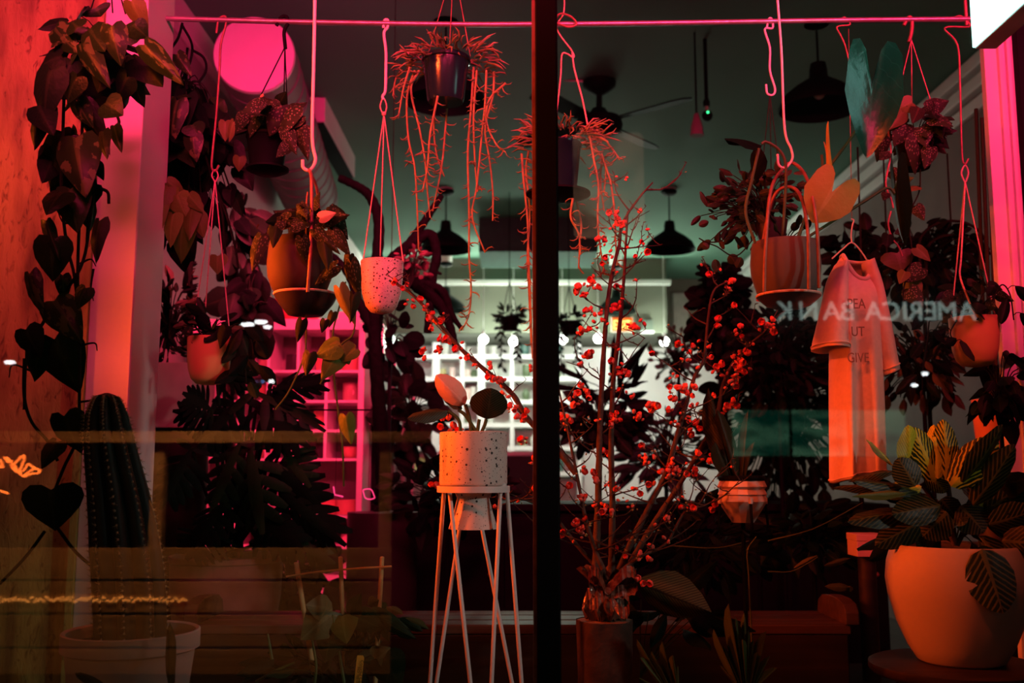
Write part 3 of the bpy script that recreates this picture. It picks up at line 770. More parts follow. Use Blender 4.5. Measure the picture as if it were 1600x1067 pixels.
def hook(pl, Y, label, mat=steel, r=2.3, up=False):
    t = thing('hanging_hook', label, 'hook', P(pl[0][0], pl[0][1], Y), 'hooks along the rail')
    wire(t, pl, r, Y, mat, 'hook_wire', 5, 8)
    if up: q = P(pl[0][0], pl[0][1], Y); MB().tube([q, Vector((q.x, Y, CZ))], S(r, Y), 8).build('hook_rod', mat, t)
    return t
hook([(338, 52), (342, 30), (352, 26), (353, 38), (345, 70), (343, 110), (338, 180), (332, 240), (331, 262), (337, 267), (342, 258)], YR, 'thin dark hook before the pink duct end, holding the left orange pot', iron, 1.9)
hook([(599, 44), (601, 32), (606, 32), (606, 42), (600, 52), (603, 80), (603, 110), (602, 142), (598, 150), (599, 156)], YR, 'white hook on the rail holding the speckled pink pot', steel, 2.5)
hook([(491, -70), (492, 0), (490, 110), (488, 215), (493, 250), (484, 266), (474, 262), (473, 250)], 2.55, 'long white hook reaching down to the brown hanging pot at left', steel, 3.0, True)
hook([(1198, 44), (1201, 30), (1206, 30), (1207, 44), (1195, 46), (1203, 75), (1203, 110), (1211, 138), (1208, 148), (1199, 146), (1197, 132)], YR, 'pink bent hook on the rail left of the long right hook', steel, 1.8)
hook([(1212, -60), (1215, 0), (1221, 80), (1226, 200), (1236, 232), (1238, 248), (1228, 262), (1217, 258), (1215, 241)], 2.5, 'long white hook reaching down to the big brown pot at right', steel, 2.0, True)
hook([(1312, 34), (1319, 27), (1326, 33), (1327, 39), (1308, 42), (1314, 56), (1322, 76), (1331, 120), (1335, 170)], YR, 'twisted pink wire hook on the rail behind the glossy leaf', iron, 1.4)
hook([(1490, 28), (1500, 25), (1510, 32), (1514, 42), (1476, 44), (1496, 70), (1500, 130), (1503, 240), (1508, 256), (1513, 248)], YR, 'thin dark hook near the right jamb holding the bright orange pot', iron, 1.7)
hook([(432, 40), (439, 28), (447, 26), (450, 36), (444, 50), (446, 76)], YR, 'black strap hook over the rail across the pink disc', black, 3.2)
hook([(1412, 40), (1420, 27), (1425, 32), (1424, 52), (1420, 66)], YR, 'dark strap hook over the rail at the right', iron, 3.0)

# ================================================================== hanging pots
def strings(root, top, ends, Y, mat, r=1.1, name='hanging_cord', sag=0):
    for e in ends:
        m_ = ((top[0] + e[0]) / 2 + sag, (top[1] + e[1]) / 2, Y)
        MB().tube(cat([P(top[0], top[1], Y), P(*m_), P(e[0], e[1], e[2] if len(e) > 2 else Y)], 3), S(r, Y), 5).build(name, mat, root)

TULIP = [(.30, 0), (.55, .02), (.78, .12), (.92, .32), (.98, .60), (1, 1)]
# A speckled pink pot
Y = YR
t = thing('hanging_pot', 'pink hanging pot with black speckles on three red cords', 'hanging pot', P(597, 490, Y))
sp_pink = speckle('speckled_pink_glaze', (0.80, 0.60, 0.55), (0.03, 0.02, 0.02), 120, 0.19)
pot(t, 597, 409, 490, 34, Y, [(.22, 0), (.50, .03), (.74, .15), (.90, .38), (.97, .66), (1, 1)], sp_pink)
strings(t, (600, 178), [(567, 410), (594, 400, Y + .06), (630, 410)], Y, cord, 1.1)
MB().ball(P(600, 178, Y), S(4, Y), 8, 6).build('cord_knot', cord, t)
MB().tube(px_path([(598, 178), (594, 166), (599, 153), (604, 165), (602, 178)], Y, 4), S(1.2, Y), 5).build('cord_loop', cord, t)

# B orange pot left
t = thing('hanging_pot', 'orange hanging pot with dark leaves at left before the cubby shelf', 'hanging pot', P(328, 600, Y))
oran = M('orange_clay', (0.78, 0.50, 0.15), 0.6, 0, 0.08, 8)
pot(t, 328, 528, 601, 34, Y, TULIP, oran)
strings(t, (336, 282), [(299, 532), (318, 520, Y + .05), (360, 532)], Y, cord, 1.0)
MB().tube(px_path([(336, 284), (331, 274), (336, 265), (341, 274), (337, 284)], Y, 4), S(1.2, Y), 5).build('cord_loop', cord, t)
R = random.Random(21)
foliage(t, R, 330, 512, 44, 22, Y, .08, 34, [(OVAL, L_dark), (LANCE, L_black), (OVAL, L_brown)], 26, .2, .8, stemd, (328, 530), .5)
for pl in ([(345, 528), (372, 505), (392, 530), (398, 575)], [(340, 528), (362, 520), (380, 550), (385, 600)], [(315, 525), (300, 500), (290, 480)]):
    vine(t, R, pl, Y - .03, stemd, [(LANCE, L_black), (OVAL, L_dark)], 40, 16, 1.3, .5)
pleaf(t, (352, 512), (342, 545), 22, Y - .09, HEART, L_black)

# C brown pot with saucer, iron straps and satin pothos
Y = 2.6
t = thing('hanging_pot', 'brown clay hanging pot on a saucer with silver-spotted trailing leaves, at left', 'hanging pot', P(470, 490, Y))
brownp = M('brown_clay', (0.05, 0.032, 0.022), 0.7, 0, 0.15, 10)
pot(t, 470, 376, 462, 52, Y, [(.62, 0), (.82, .10), (.97, .34), (1, .55), (.97, .8), (.93, 1)], brownp)
sq = P(478, 462, Y); rr = S(50, Y)
MB().lathe([(rr * .35, -.055), (rr * .55, -.052), (rr * .85, -.022), (rr, 0.0), (rr * .97, .004), (rr * .8, -.016), (.001, -.03)], sq, 36, True).build('saucer', darkp, t)
MB().lathe([(rr, .0), (rr * 1.02, .003), (rr, .006), (rr * .98, .003), (rr, .0)], sq, 36).build('saucer_rim', cord, t)
MB().tube(px_path([(483, 265, 2.55), (487, 284, Y - .08), (486, 380), (481, 456)], Y - .10, 5), S(2.8, Y), 8).build('iron_strap', iron, t, 'rust-orange iron strap')
MB().tube(px_path([(483, 266), (496, 300, Y + .05), (500, 380, Y + .12), (498, 456, Y + .12)], Y, 5), S(2.4, Y), 8).build('iron_strap', iron, t)
MB().tube(px_path([(481, 300), (479, 320), (478, 400), (474, 456)], Y - .06, 5), S(1.6, Y), 6).build('iron_strap', iron, t)
for b_, e_, w_, mt in (((438, 345), (413, 370), 26, L_silver), ((450, 342), (414, 356), 28, L_silver), ((408, 368), (390, 422), 30, L_silver), ((472, 330), (464, 352), 22, L_silver),
                       ((474, 320), (470, 318), 14, L_dark), ((468, 318), (478, 340), 18, L_silver), ((500, 345), (545, 335), 26, L_silver), ((515, 330), (546, 375), 34, L_silver),
                       ((520, 360), (548, 398), 26, L_silver), ((492, 358), (530, 395), 22, L_silver), ((472, 372), (478, 413), 24, L_silver), ((525, 415), (487, 445), 24, L_silver),
                       ((545, 400), (540, 440), 20, L_dark), ((548, 410), (560, 470), 26, L_silver), ((530, 450), (553, 510), 26, L_amber), ((552, 460), (545, 505), 24, L_dark),
                       ((535, 340), (525, 318), 18, L_dark), ((455, 352), (492, 345), 24, L_silver), ((432, 352), (426, 385), 22, L_dark), ((505, 372), (512, 420), 24, L_dark)):
    pleaf(t, b_, e_, w_, Y - .12, HEART, mt, R.uniform(-.3, .3), R.uniform(-.04, .04))
pleaf(t, (500, 340), (525, 332), 20, Y - .14, HEART, L_pink, .3)
R = random.Random(4)
foliage(t, R, 488, 352, 60, 26, Y, .12, 30, [(HEART, L_dark), (HEART, L_silver)], 30, .2, .7, stemd, (470, 372), .8)
for pl, ls in (([(540, 440), (530, 480), (520, 520), (522, 560), (500, 600)], [(HEART, L_dark)]), ([(556, 470), (552, 520), (532, 540), (522, 580), (528, 640), (535, 700), (537, 760)], [(HEART, L_dark)]),
               ([(478, 480), (478, 530), (474, 560), (452, 610), (430, 640)], [(HEART, L_black)])):
    MB().tube(px_path(pl, Y - .02, 6), S(1.5, Y), 5).build('vine', stemg, t)
for b_, e_, w_, mt in (((528, 540), (490, 555), 42, L_gold), ((533, 545), (500, 595), 40, L_amber), ((535, 540), (545, 570), 36, L_amber), ((484, 552), (476, 588), 26, L_dark), ((472, 500), (463, 535), 20, L_black),
                       ((540, 650), (547, 696), 28, L_gold), ((508, 500), (502, 520), 16, L_dark), ((555, 545), (530, 565), 26, L_amber), ((520, 488), (512, 512), 16, L_dark)):
    pleaf(t, b_, e_, w_, Y - .06, HEART, mt, R.uniform(-.3, .3))

# D big brown pot right with arched iron and philodendron
Y = 2.5
t = thing('hanging_pot', 'large brown hanging pot with arching philodendron stems, right of centre', 'hanging pot', P(1226, 470, Y))
greyc = M('umber_clay', (0.11, 0.095, 0.08), 0.75, 0, 0.12, 8)
pot(t, 1226, 380, 466, 54, Y, [(.70, 0), (.86, .12), (.99, .40), (1.02, .62), (.98, .88), (.94, 1)], greyc)
sq = P(1232, 464, Y); rr = S(50, Y)
MB().lathe([(rr * .4, -.03), (rr * .7, -.022), (rr, 0.0), (rr * .97, .004), (rr * .75, -.012), (.001, -.018)], sq, 36, True).build('saucer', darkp, t)
MB().lathe([(rr, .0), (rr * 1.02, .003), (rr, .006), (rr * .98, .003), (rr, .0)], sq, 36).build('saucer_rim', cord, t)
for pl in ([(1194, 456, Y - .08), (1196, 390, Y - .09), (1204, 300, Y - .06), (1222, 265, Y), (1240, 255, Y), (1262, 282, Y - .06), (1276, 350, Y - .11), (1280, 450, Y - .11)],
           [(1188, 456, Y + .04), (1192, 380, Y + .04), (1208, 310, Y + .02), (1230, 292, Y), (1250, 305, Y - .04), (1262, 360, Y - .11), (1264, 452, Y - .11)]):
    MB().tube(px_path(pl, Y, 6), S(2.8, Y), 8).build('arched_iron', iron, t)
phil = [([(1222, 375), (1226, 320), (1228, 260), (1218, 235), (1198, 222), (1190, 225)], L_dark), ([(1245, 380), (1262, 330), (1290, 270), (1330, 215), (1360, 165)], L_dark), ([(1255, 375), (1310, 340), (1350, 315), (1385, 294), (1398, 302)], L_dark),
        ([(1246, 372), (1262, 330), (1275, 295), (1285, 262), (1284, 242)], L_dark), ([(1180, 380), (1165, 330), (1175, 280), (1186, 232)], L_dark)]
for pl, _ in phil:
    MB().tube(px_path(pl, Y - .06, 6), S(2.4, Y), 7).build('leaf_stalk', stemg, t)
MB().tube(px_path([(1296, 262), (1294, 235), (1293, 200), (1294, 190)], Y - .08, 5), [S(5, Y), S(.6, Y)], 7).build('new_leaf_spike', M('lime_spike', (.42, .42, .03), .5), t, 'yellow-green furled new leaf')
MB().tube(px_path([(1296, 255), (1290, 230), (1287, 221)], Y - .08, 4), [S(2.5, Y), S(.5, Y)], 6).build('leaf_sheath', M('lime_sheath', (.40, .36, .05), .5), t)
pleaf(t, (1362, 132), (1357, 243), 92, Y - .16, SAGIT, L_teal, .08, -.05, 'large_leaf', -.30, .10).__setitem__('label', 'big glossy blue-green arrow leaf')
pleaf(t, (1300, 300), (1270, 348), 84, Y - .10, SAGIT, L_orange, .1, .02, 'large_leaf', .10, .15, face=(.2, -1, .2)).__setitem__('label', 'orange heart leaf seen from its back')
pleaf(t, (1190, 228), (1136, 206), 44, Y - .02, LANCE, L_black, 1.0, -.08, 'large_leaf', .3, .2)
pleaf(t, (1182, 226), (1176, 285), 36, Y + .02, LANCE, L_black, .9, .03, 'large_leaf', .3, .2)
pleaf(t, (1400, 300), (1410, 388), 34, Y - .06, SAGIT, L_dark, 1.0, .05, 'large_leaf', .35, .1)
pleaf(t, (1396, 304), (1432, 278), 26, Y - .06, LANCE, L_amber, .9, .04, 'large_leaf', .3, .1)
R = random.Random(9)
foliage(t, R, 1226, 372, 52, 14, Y, .10, 16, [(OVAL, L_hoya), (OVAL, L_dark)], 22, 0, .8, stemd, (1226, 384), .6)

# small-leaved red hoya behind the big pot
Y = 2.9
t = thing('hanging_plant', 'small-leaved reddish bushy plant hanging behind the big brown pot', 'plant', P(1190, 340, Y))
R = random.Random(31)
foliage(t, R, 1175, 318, 62, 62, Y, .12, 120, [(OVAL, L_hoya), (OVAL, L_dark), (LANCE, L_hoya)], 22, .15, .8, stemd, (1200, 350), .5)
foliage(t, R, 1128, 345, 40, 40, Y - .04, .08, 26, [(OVAL, L_hoya), (OVAL, L_dark)], 24, .3, .8, stemd, (1180, 345), .5)
foliage(t, R, 1215, 300, 36, 40, Y, .1, 40, [(OVAL, L_hoya)], 20, 0, .8, None, None, .5)
pot(t, 1205, 345, 382, 26, Y, [(.7, 0), (.85, .4), (1, 1)], darkp)
strings(t, (1203, 148), [(1182, 345), (1228, 345), (1206, 340, Y + .06)], Y, stemd, .8)
for b_, e_, w_ in (((1118, 405), (1122, 425), 18), ((1140, 398), (1150, 412), 18), ((1098, 380), (1108, 388), 14), ((1158, 402), (1152, 418), 16), ((1092, 352), (1108, 346), 12)):
    pleaf(t, b_, e_, w_, Y - .1, OVAL, L_hoya, R.uniform(-.4, .4))
MB().tube(px_path([(1170, 350), (1130, 375), (1105, 378), (1092, 372)], Y - .1, 5), S(1.1, Y), 5).build('vine', stemd, t)
MB().tube(px_path([(1180, 370), (1150, 400), (1120, 385), (1106, 380)], Y - .1, 5), S(1.1, Y), 5).build('vine', stemd, t)

# E orange pot right
Y = YR
t = thing('hanging_pot', 'smooth bright orange hanging pot at right near the jamb', 'hanging pot', P(1521, 572, Y))
pot(t, 1521, 497, 573, 37, Y, [(.30, 0), (.58, .03), (.78, .13), (.91, .34), (.97, .62), (1, 1)], oran)
strings(t, (1508, 284), [(1486, 500, Y + .0), (1556, 498, Y)], Y, cord, 1.2)
MB().tube(px_path([(1508, 284), (1502, 400, Y - .03), (1500, 430, Y - .06), (1510, 460, Y - .08), (1526, 498, Y - .075)], Y, 5), S(1.5, Y), 5).build('hanging_cord', cord, t)
MB().tube(px_path([(1507, 284), (1502, 270), (1508, 258), (1513, 270), (1509, 284)], Y, 4), S(1.3, Y), 5).build('cord_loop', cord, t)
MB().ball(P(1527, 498, Y - .07), S(2.2, Y), 8, 6).build('cord_stop', black, t)
R = random.Random(41)
foliage(t, R, 1520, 465, 38, 32, Y, .09, 34, [(HEART, L_silver), (HEART, L_dark)], 30, .2, .8, stemd, (1520, 498), .85)
for pl in ([(1490, 495), (1470, 470), (1455, 480), (1448, 540), (1440, 590)], [(1550, 470), (1565, 445), (1578, 460), (1584, 500)], [(1495, 500), (1485, 520), (1492, 535)]):
    vine(t, R, pl, Y - .04, stemd, [(LANCE, L_black), (OVAL, L_dark)], 40, 18, 1.2, .4)
pleaf(t, (1478, 538), (1496, 528), 16, Y - .1, LANCE, L_black)

# F satin plant before the duct
t = thing('hanging_pot', 'dark nursery pot with speckled leaves hanging below the pink disc', 'hanging pot', P(418, 270, Y))
pot(t, 418, 212, 268, 34, Y, [(.72, 0), (.78, .1), (.95, .9), (1, .92), (1, 1)], blackm)
MB().lathe([(S(20, Y), -.012), (S(34, Y), 0), (S(34, Y), .006), (S(20, Y), .004)], P(418, 266, Y), 28, True, True).build('saucer', blackm, t)
strings(t, (445, 74), [(408, 148), (443, 190), (450, 200)], Y, black, 1.1)
R = random.Random(51)
for b_, e_, w_ in (((410, 165), (372, 180), 34), ((420, 170), (370, 200), 34), ((440, 165), (420, 212), 44), ((455, 168), (440, 208), 46), ((470, 180), (440, 205), 30), ((478, 195), (452, 222), 34), ((445, 200), (462, 240), 26),
                   ((470, 205), (478, 250), 26), ((425, 172), (440, 190), 30), ((452, 225), (432, 245), 22), ((400, 172), (388, 215), 30), ((408, 158), (440, 166), 26), ((380, 180), (366, 208), 24)):
    pleaf(t, b_, e_, w_, Y - .09, HEART, L_silver, R.uniform(-.4, .4), R.uniform(-.04, .04))
foliage(t, R, 425, 192, 50, 26, Y, .1, 22, [(HEART, L_silver), (HEART, L_dark)], 34, .3, .7, stemd, (418, 215), .8)
MB().tube(px_path([(408, 155), (409, 150), (412, 148)], Y - .05, 3), S(2.4, Y), 6).build('pot_clip', bamboo, t)

# I right satin plant
t = thing('hanging_pot', 'dark pot of speckled leaves on wires, right of the big glossy leaf', 'hanging pot', P(1428, 265, Y))
pot(t, 1428, 222, 264, 30, Y, [(.72, 0), (.78, .1), (.95, .9), (1, .92), (1, 1)], blackm)
strings(t, (1424, 62), [(1403, 150), (1425, 170, Y + .05), (1455, 160)], Y, iron, .9)
R = random.Random(61)
for b_, e_, w_, mt in (((1415, 195), (1398, 228), 34, L_silver), ((1440, 200), (1448, 228), 34, L_silver), ((1432, 215), (1434, 272), 34, L_silver), ((1448, 190), (1490, 190), 30, L_dark), ((1410, 175), (1392, 200), 30, L_amber),
                       ((1425, 160), (1400, 172), 30, L_amber), ((1450, 165), (1458, 180), 26, L_silver), ((1455, 230), (1446, 262), 26, L_silver), ((1436, 168), (1428, 190), 26, L_hoya), ((1462, 185), (1475, 215), 24, L_dark), ((1382, 218), (1372, 255), 28, L_silver)):
    pleaf(t, b_, e_, w_, Y - .08, HEART, mt, R.uniform(-.4, .4), R.uniform(-.04, .04))
foliage(t, R, 1430, 200, 52, 34, Y, .1, 30, [(HEART, L_dark), (HEART, L_silver)], 32, .3, .8, stemd, (1428, 225), .8)
vine(t, R, [(1388, 205), (1392, 240), (1384, 285), (1392, 310), (1396, 325)], Y - .05, iron, [(HEART, L_silver)], 26, 34, 1.6)
vine(t, R, [(1438, 265), (1436, 300), (1420, 340), (1425, 400), (1412, 450), (1412, 476)], Y - .05, stemd, [(HEART, L_silver), (HEART, L_amber)], 34, 30, 1.3)
vine(t, R, [(1392, 330), (1388, 350), (1394, 372), (1404, 385), (1410, 400)], Y - .06, iron, [(HEART, L_dark)], 30, 40, 1.6)
pleaf(t, (1402, 395), (1410, 424), 56, Y - .03, HEART, L_brown, .1)
pleaf(t, (1440, 418), (1412, 440), 30, Y - .06, HEART, L_silver, .1)
pleaf(t, (1425, 440), (1432, 475), 30, Y - .04, HEART, L_amber, .4)

# ================================================================== string plants
ndl = MB().tube([Vector((0, 0, 0)), Vector((.0, .35, .10)), Vector((0, .75, .08)), Vector((0, 1.0, -.14))], [.05, .075, .065, .012], 4).mesh('string_leaf', needle)
ndl2 = MB().tube([Vector((0, 0, 0)), Vector((.0, .35, .28)), Vector((0, .75, .34)), Vector((0, 1.0, .12))], [.05, .07, .06, .012], 4).mesh('string_leaf', needle)
def string_plant(root, R, cx, cy, rx, ry, Y, ntop, strands, nl_step=13, dd=.12):
    """mound of spiky leaves plus hanging strands with curved leaves"""
    c = P(cx, cy, Y)
    mb = MB()
    for i in range(ntop):
        a = R.uniform(0, 2 * pi); k = R.uniform(.2, 1) ** .6
        p = c + Vector((cos(a) * S(rx, Y) * k, sin(a) * dd * k, (1 - k * k) * S(ry, Y) * .6 + R.uniform(-.5, .25) * S(ry, Y)))
        d = Vector((cos(a) * 1.1 + R.uniform(-.5, .5), sin(a) + R.uniform(-.5, .5), R.uniform(-.5, 1.0))).normalized()
        l = S(R.uniform(18, 34), Y); q = p + d * l * .55 + Vector((0, 0, l * .06)); e = p + d * l + Vector((0, 0, -l * R.uniform(.0, .25)))
        if i < 70: place(root, 'spiky_leaf', ndl if i % 2 else ndl2, p, e, S(24, Y), (R.uniform(-1, 1), -1, R.uniform(-1, 1)))
        else: mb.tube([p, q, e], [S(1.3, Y), S(1.7, Y), S(.4, Y)], 4, False)
    if mb.v: mb.build('leaf_mound', needle, root, kind='stuff')
    for pl in strands:
        yo = R.uniform(-dd, dd) * .8
        pts = px_path(pl, Y + yo, 6)
        MB().tube(pts, [S(2.0, Y), S(1.2, Y)], 6).build('strand', needled, root)
        acc = 0
        for i in range(1, len(pts)):
            seg = (pts[i] - pts[i - 1]).length; n = max(1, int(seg / S(nl_step, Y)))
            for k in range(n):
                if R.random() < .2: continue
                p = pts[i - 1].lerp(pts[i], (k + R.random()) / n)
                sgn = R.choice((-1, 1))
                d = Vector((sgn * R.uniform(.5, 1), R.uniform(-.8, .3), R.uniform(-.9, .3))).normalized()
                l = S(R.uniform(11, 20), Y)
                place(root, 'curved_leaf', ndl2 if R.random() < .7 else ndl, p, p + d * l, S(19, Y), (0, R.uniform(-.6, .6), -1 if R.random() < .7 else 1), R.uniform(-.4, .4))

Y = YR
t = thing('string_plant', 'string plant with long trailing stems hanging left of the mullion', 'plant', P(700, 130, Y))
tealp = M('teal_glazed_pot', (0.008, 0.030, 0.032), 0.18, 0, 0.1)
pot(t, 697, 92, 160, 40, Y, [(.70, 0), (.76, .08), (.93, .9), (1, .92), (1, 1)], tealp)
strings(t, (709, -55), [(668, 88), (703, 60, Y - .02), (735, 88)], Y, iron, .9)
R = random.Random(71)
string_plant(t, R, 702, 95, 78, 34, Y, 150, [[(640, 105), (630, 140), (622, 185)], [(648, 110), (636, 150), (638, 215), (648, 262), (652, 330), (654, 390)], [(655, 110), (642, 140), (655, 200), (664, 250), (668, 300), (672, 340)],
    [(682, 80), (681, 140), (678, 200), (682, 240), (694, 276)], [(684, 150), (672, 210), (668, 260), (660, 300)], [(740, 105), (736, 170), (731, 240), (733, 330), (733, 400), (736, 450), (733, 490), (722, 516)],
    [(760, 110), (758, 160), (752, 220), (745, 290), (738, 340), (758, 395)], [(772, 112), (770, 150), (758, 200), (765, 250), (770, 300), (770, 345)], [(790, 130), (765, 155), (760, 190), (775, 225), (790, 238)],
    [(745, 110), (740, 180), (742, 250), (746, 300)], [(628, 108), (618, 125), (614, 150)], [(700, 150), (696, 200), (690, 260), (676, 330)]], 15)

t = thing('string_plant', 'string plant with spiky trailing stems hanging right of the mullion', 'plant', P(885, 260, Y))
pot(t, 872, 226, 308, 38, Y, [(.72, 0), (.78, .1), (.95, .9), (1, .92), (1, 1)], tealp)
MB().lathe([(S(30, Y), -.01), (S(52, Y), 0), (S(52, Y), .006), (S(30, Y), .004)], P(872, 305, Y), 28, True, True).build('saucer', blackm, t)
MB().tube(px_path([(881, -60), (882, 0), (880, 22), (870, 45), (894, 80), (896, 90), (886, 84), (878, 86), (876, 120), (868, 190)], Y, 5), S(1.3, Y), 6).build('hanging_cord', cord, t)
MB().tube(px_path([(894, 82), (898, 110), (910, 155), (922, 215)], Y, 5), S(1.5, Y), 6).build('hanging_cord', cord, t)
MB().tube(px_path([(864, 40), (874, 22), (892, 26), (901, 38), (888, 42), (870, 36)], Y - .02, 5), S(1.8, Y), 6).build('wire_coil', iron, t)
R = random.Random(81)
string_plant(t, R, 880, 215, 66, 34, Y, 150, [[(922, 215), (928, 250), (935, 290), (934, 340), (937, 380), (945, 430)], [(940, 240), (948, 265), (955, 290), (960, 330), (962, 375), (964, 415)], [(942, 245), (938, 280), (944, 330)],
    [(815, 240), (818, 280), (824, 340), (826, 400), (829, 470), (832, 560)], [(826, 235), (822, 270), (828, 330), (824, 400), (826, 450), (830, 540)], [(900, 310), (908, 350), (906, 380), (904, 420)],
    [(895, 310), (892, 340), (904, 365), (907, 398)], [(950, 225), (962, 240), (968, 250)], [(930, 230), (946, 262), (944, 300)]], 13)

# ================================================================== big pothos at upper left
Y = 2.38
t = thing('trailing_pothos', 'large-leaved pothos hanging before the orange wall, vines trailing to the bottom', 'plant', P(160, 120, Y))
pot(t, 165, 90, 162, 48, Y, [(.72, 0), (.80, .1), (.95, .9), (1, .92), (1, 1)], blackm)
strings(t, (170, -70), [(140, 20), (176, 20, Y - .03), (196, 22)], Y, stemd, 1.2)
big = [((150, 12), (158, 26), 50, 0), ((205, 2), (228, 50), 40, 2), ((120, 42), (108, 30), 40, 0), ((128, 40), (80, 62), 46, 0), ((85, 45), (118, 82), 46, 1), ((140, 45), (158, 75), 52, 0), ((175, 40), (186, 100), 46, 1), ((195, 60), (218, 20), 40, 0),
       ((210, 40), (232, 60), 40, 0), ((225, 70), (282, 128), 40, 1), ((215, 90), (252, 130), 62, 3), ((130, 68), (164, 132), 42, 1), ((190, 95), (208, 142), 46, 0), ((155, 130), (84, 148), 44, 1), ((90, 80), (46, 140), 40, 0), ((95, 88), (60, 100), 60, 3),
       ((78, 110), (62, 190), 66, 3), ((120, 158), (142, 200), 36, 1), ((130, 165), (166, 242), 42, 0), ((165, 160), (190, 178), 50, 0), ((178, 196), (186, 234), 22, 0), ((60, 190), (48, 235), 36, 3), ((100, 215), (72, 290), 74, 0), ((118, 215), (128, 300), 74, 1),
       ((160, 205), (162, 245), 26, 0), ((96, 300), (70, 330), 52, 0), ((110, 295), (118, 360), 60, 0), ((145, 290), (130, 330), 40, 0), ((150, 255), (160, 280), 20, 0), ((82, 375), (80, 440), 62, 0), ((155, 345), (143, 408), 34, 3), ((72, 345), (90, 400), 22, 0),
       ((46, 428), (60, 492), 34, 1), ((98, 430), (100, 470), 26, 1), ((134, 450), (118, 482), 34, 0), ((85, 470), (125, 530), 60, 1), ((40, 515), (60, 560), 50, 3), ((85, 530), (120, 618), 78, 0), ((62, 540), (50, 600), 46, 0), ((100, 650), (122, 712), 66, 3),
       ((88, 690), (60, 730), 44, 3), ((80, 765), (84, 832), 92, 3), ((150, 60), (120, 58), 40, 1), ((60, 165), (80, 205), 50, 3), ((120, 120), (100, 160), 50, 0), ((112, 95), (98, 125), 36, 3), ((170, 100), (150, 140), 50, 3), ((198, 120), (180, 160), 46, 3)]
R = random.Random(91)
lm = (L_pothos, L_pothosv, L_amber, L_dark)
for b_, e_, w_, k in big:
    pleaf(t, b_, e_, w_, Y - R.uniform(.03, .15), HEART, lm[k], R.uniform(-.35, .35), R.uniform(-.05, .04), fold=.2, curl=.25)
foliage(t, R, 150, 90, 70, 70, Y, .1, 40, [(HEART, L_pothos), (HEART, L_dark), (HEART, L_pothosv)], 48, .5, .5, stemd, (165, 95), .8)
foliage(t, R, 112, 260, 34, 70, Y, .05, 16, [(HEART, L_dark), (HEART, L_pothos)], 46, .8, .3, None, None, .8)
for pl in ([(130, 150), (128, 220), (126, 300), (122, 400), (122, 470), (124, 520), (124, 620)], [(142, 160), (146, 220), (147, 290), (140, 350), (125, 420), (70, 500), (42, 560), (38, 640)], [(100, 150), (98, 220), (96, 300), (104, 380), (116, 430), (124, 500)],
           [(135, 150), (138, 240), (140, 300), (136, 380)], [(38, 560), (38, 620), (50, 660), (75, 690), (90, 720)], [(124, 620), (122, 680), (100, 730), (84, 770)], [(70, 830), (40, 870), (0, 912)], [(90, 825), (118, 862), (150, 890)],
           [(170, 318), (168, 300), (152, 292), (148, 280)], [(178, 170), (186, 190), (180, 200)]):
    MB().tube(px_path(pl, Y - .05, 6), S(2.6, Y), 6).build('vine', stemd, t)
for pl in ([(146, 420), (142, 450), (146, 470)], [(125, 540), (148, 536), (152, 548)], [(50, 580), (20, 570), (14, 590)], [(125, 412), (142, 405), (150, 416)], [(125, 345), (100, 348), (90, 330)], [(124, 628), (152, 626), (146, 640)]):
    MB().tube(px_path(pl, Y - .05, 5), [S(2, Y), S(.8, Y)], 5).build('aerial_root', stemd, t)

# philodendron hanging behind the pillar
Y = 3.15
t = thing('hanging_plant', 'dense dark climbing philodendron hanging just right of the pale pillar', 'plant', P(290, 200, Y))
R = random.Random(101)
foliage(t, R, 285, 190, 62, 80, Y, .12, 70, [(HEART, L_dark), (HEART, L_pothos), (HEART, L_black)], 44, .7, .5, stemd, (290, 130), .75)
foliage(t, R, 320, 270, 56, 80, Y + .1, .12, 50, [(HEART, L_black), (HEART, L_dark)], 44, .8, .4, stemd, (300, 180), .75)
foliage(t, R, 270, 330, 30, 60, Y + .1, .1, 24, [(HEART, L_black), (HEART, L_dark)], 44, .8, .4, None, None, .75)
for b_, e_, w_, mt in (((276, 158), (262, 225), 42, L_pothosv), ((276, 85), (298, 118), 26, L_pothosv), ((300, 210), (305, 252), 34, L_pothosv), ((300, 195), (312, 215), 40, L_pothos), ((352, 190), (352, 220), 22, L_amber), ((340, 165), (350, 155), 40, L_pothos)):
    pleaf(t, b_, e_, w_, Y - .16, HEART, mt, R.uniform(-.3, .3))
for b_, e_, w_, k in (((262, 292), (245, 330), 36, 0), ((280, 300), (262, 348), 38, 0), ((276, 305), (290, 340), 40, 0), ((250, 310), (250, 355), 30, 0), ((300, 325), (292, 372), 32, 0), ((270, 335), (262, 385), 36, 0), ((285, 348), (278, 412), 46, 0), ((310, 335), (318, 372), 28, 1), ((295, 305), (316, 330), 26, 0),
                      ((340, 400), (338, 428), 34, 2), ((365, 190), (355, 222), 20, 2), ((374, 245), (372, 268), 24, 2), ((403, 350), (400, 356), 4, 2), ((262, 285), (290, 302), 26, 0), ((306, 318), (300, 350), 26, 1)):
    pleaf(t, b_, e_, w_, Y - .2, HEART, (L_gold, L_amber, L_amber)[k], R.uniform(-.3, .3), R.uniform(-.04, .04))
for pl in ([(285, 40), (300, 70), (296, 100), (282, 130)], [(285, 36), (278, 60), (264, 80)], [(293, 75), (290, 110), (292, 140)], [(300, 78), (318, 90), (322, 110), (310, 130)], [(246, -10), (258, 10), (252, 80), (250, 130)]):
    MB().tube(px_path(pl, Y - .1, 5), S(2.2, Y), 6).build('hanger_wire', black, t)
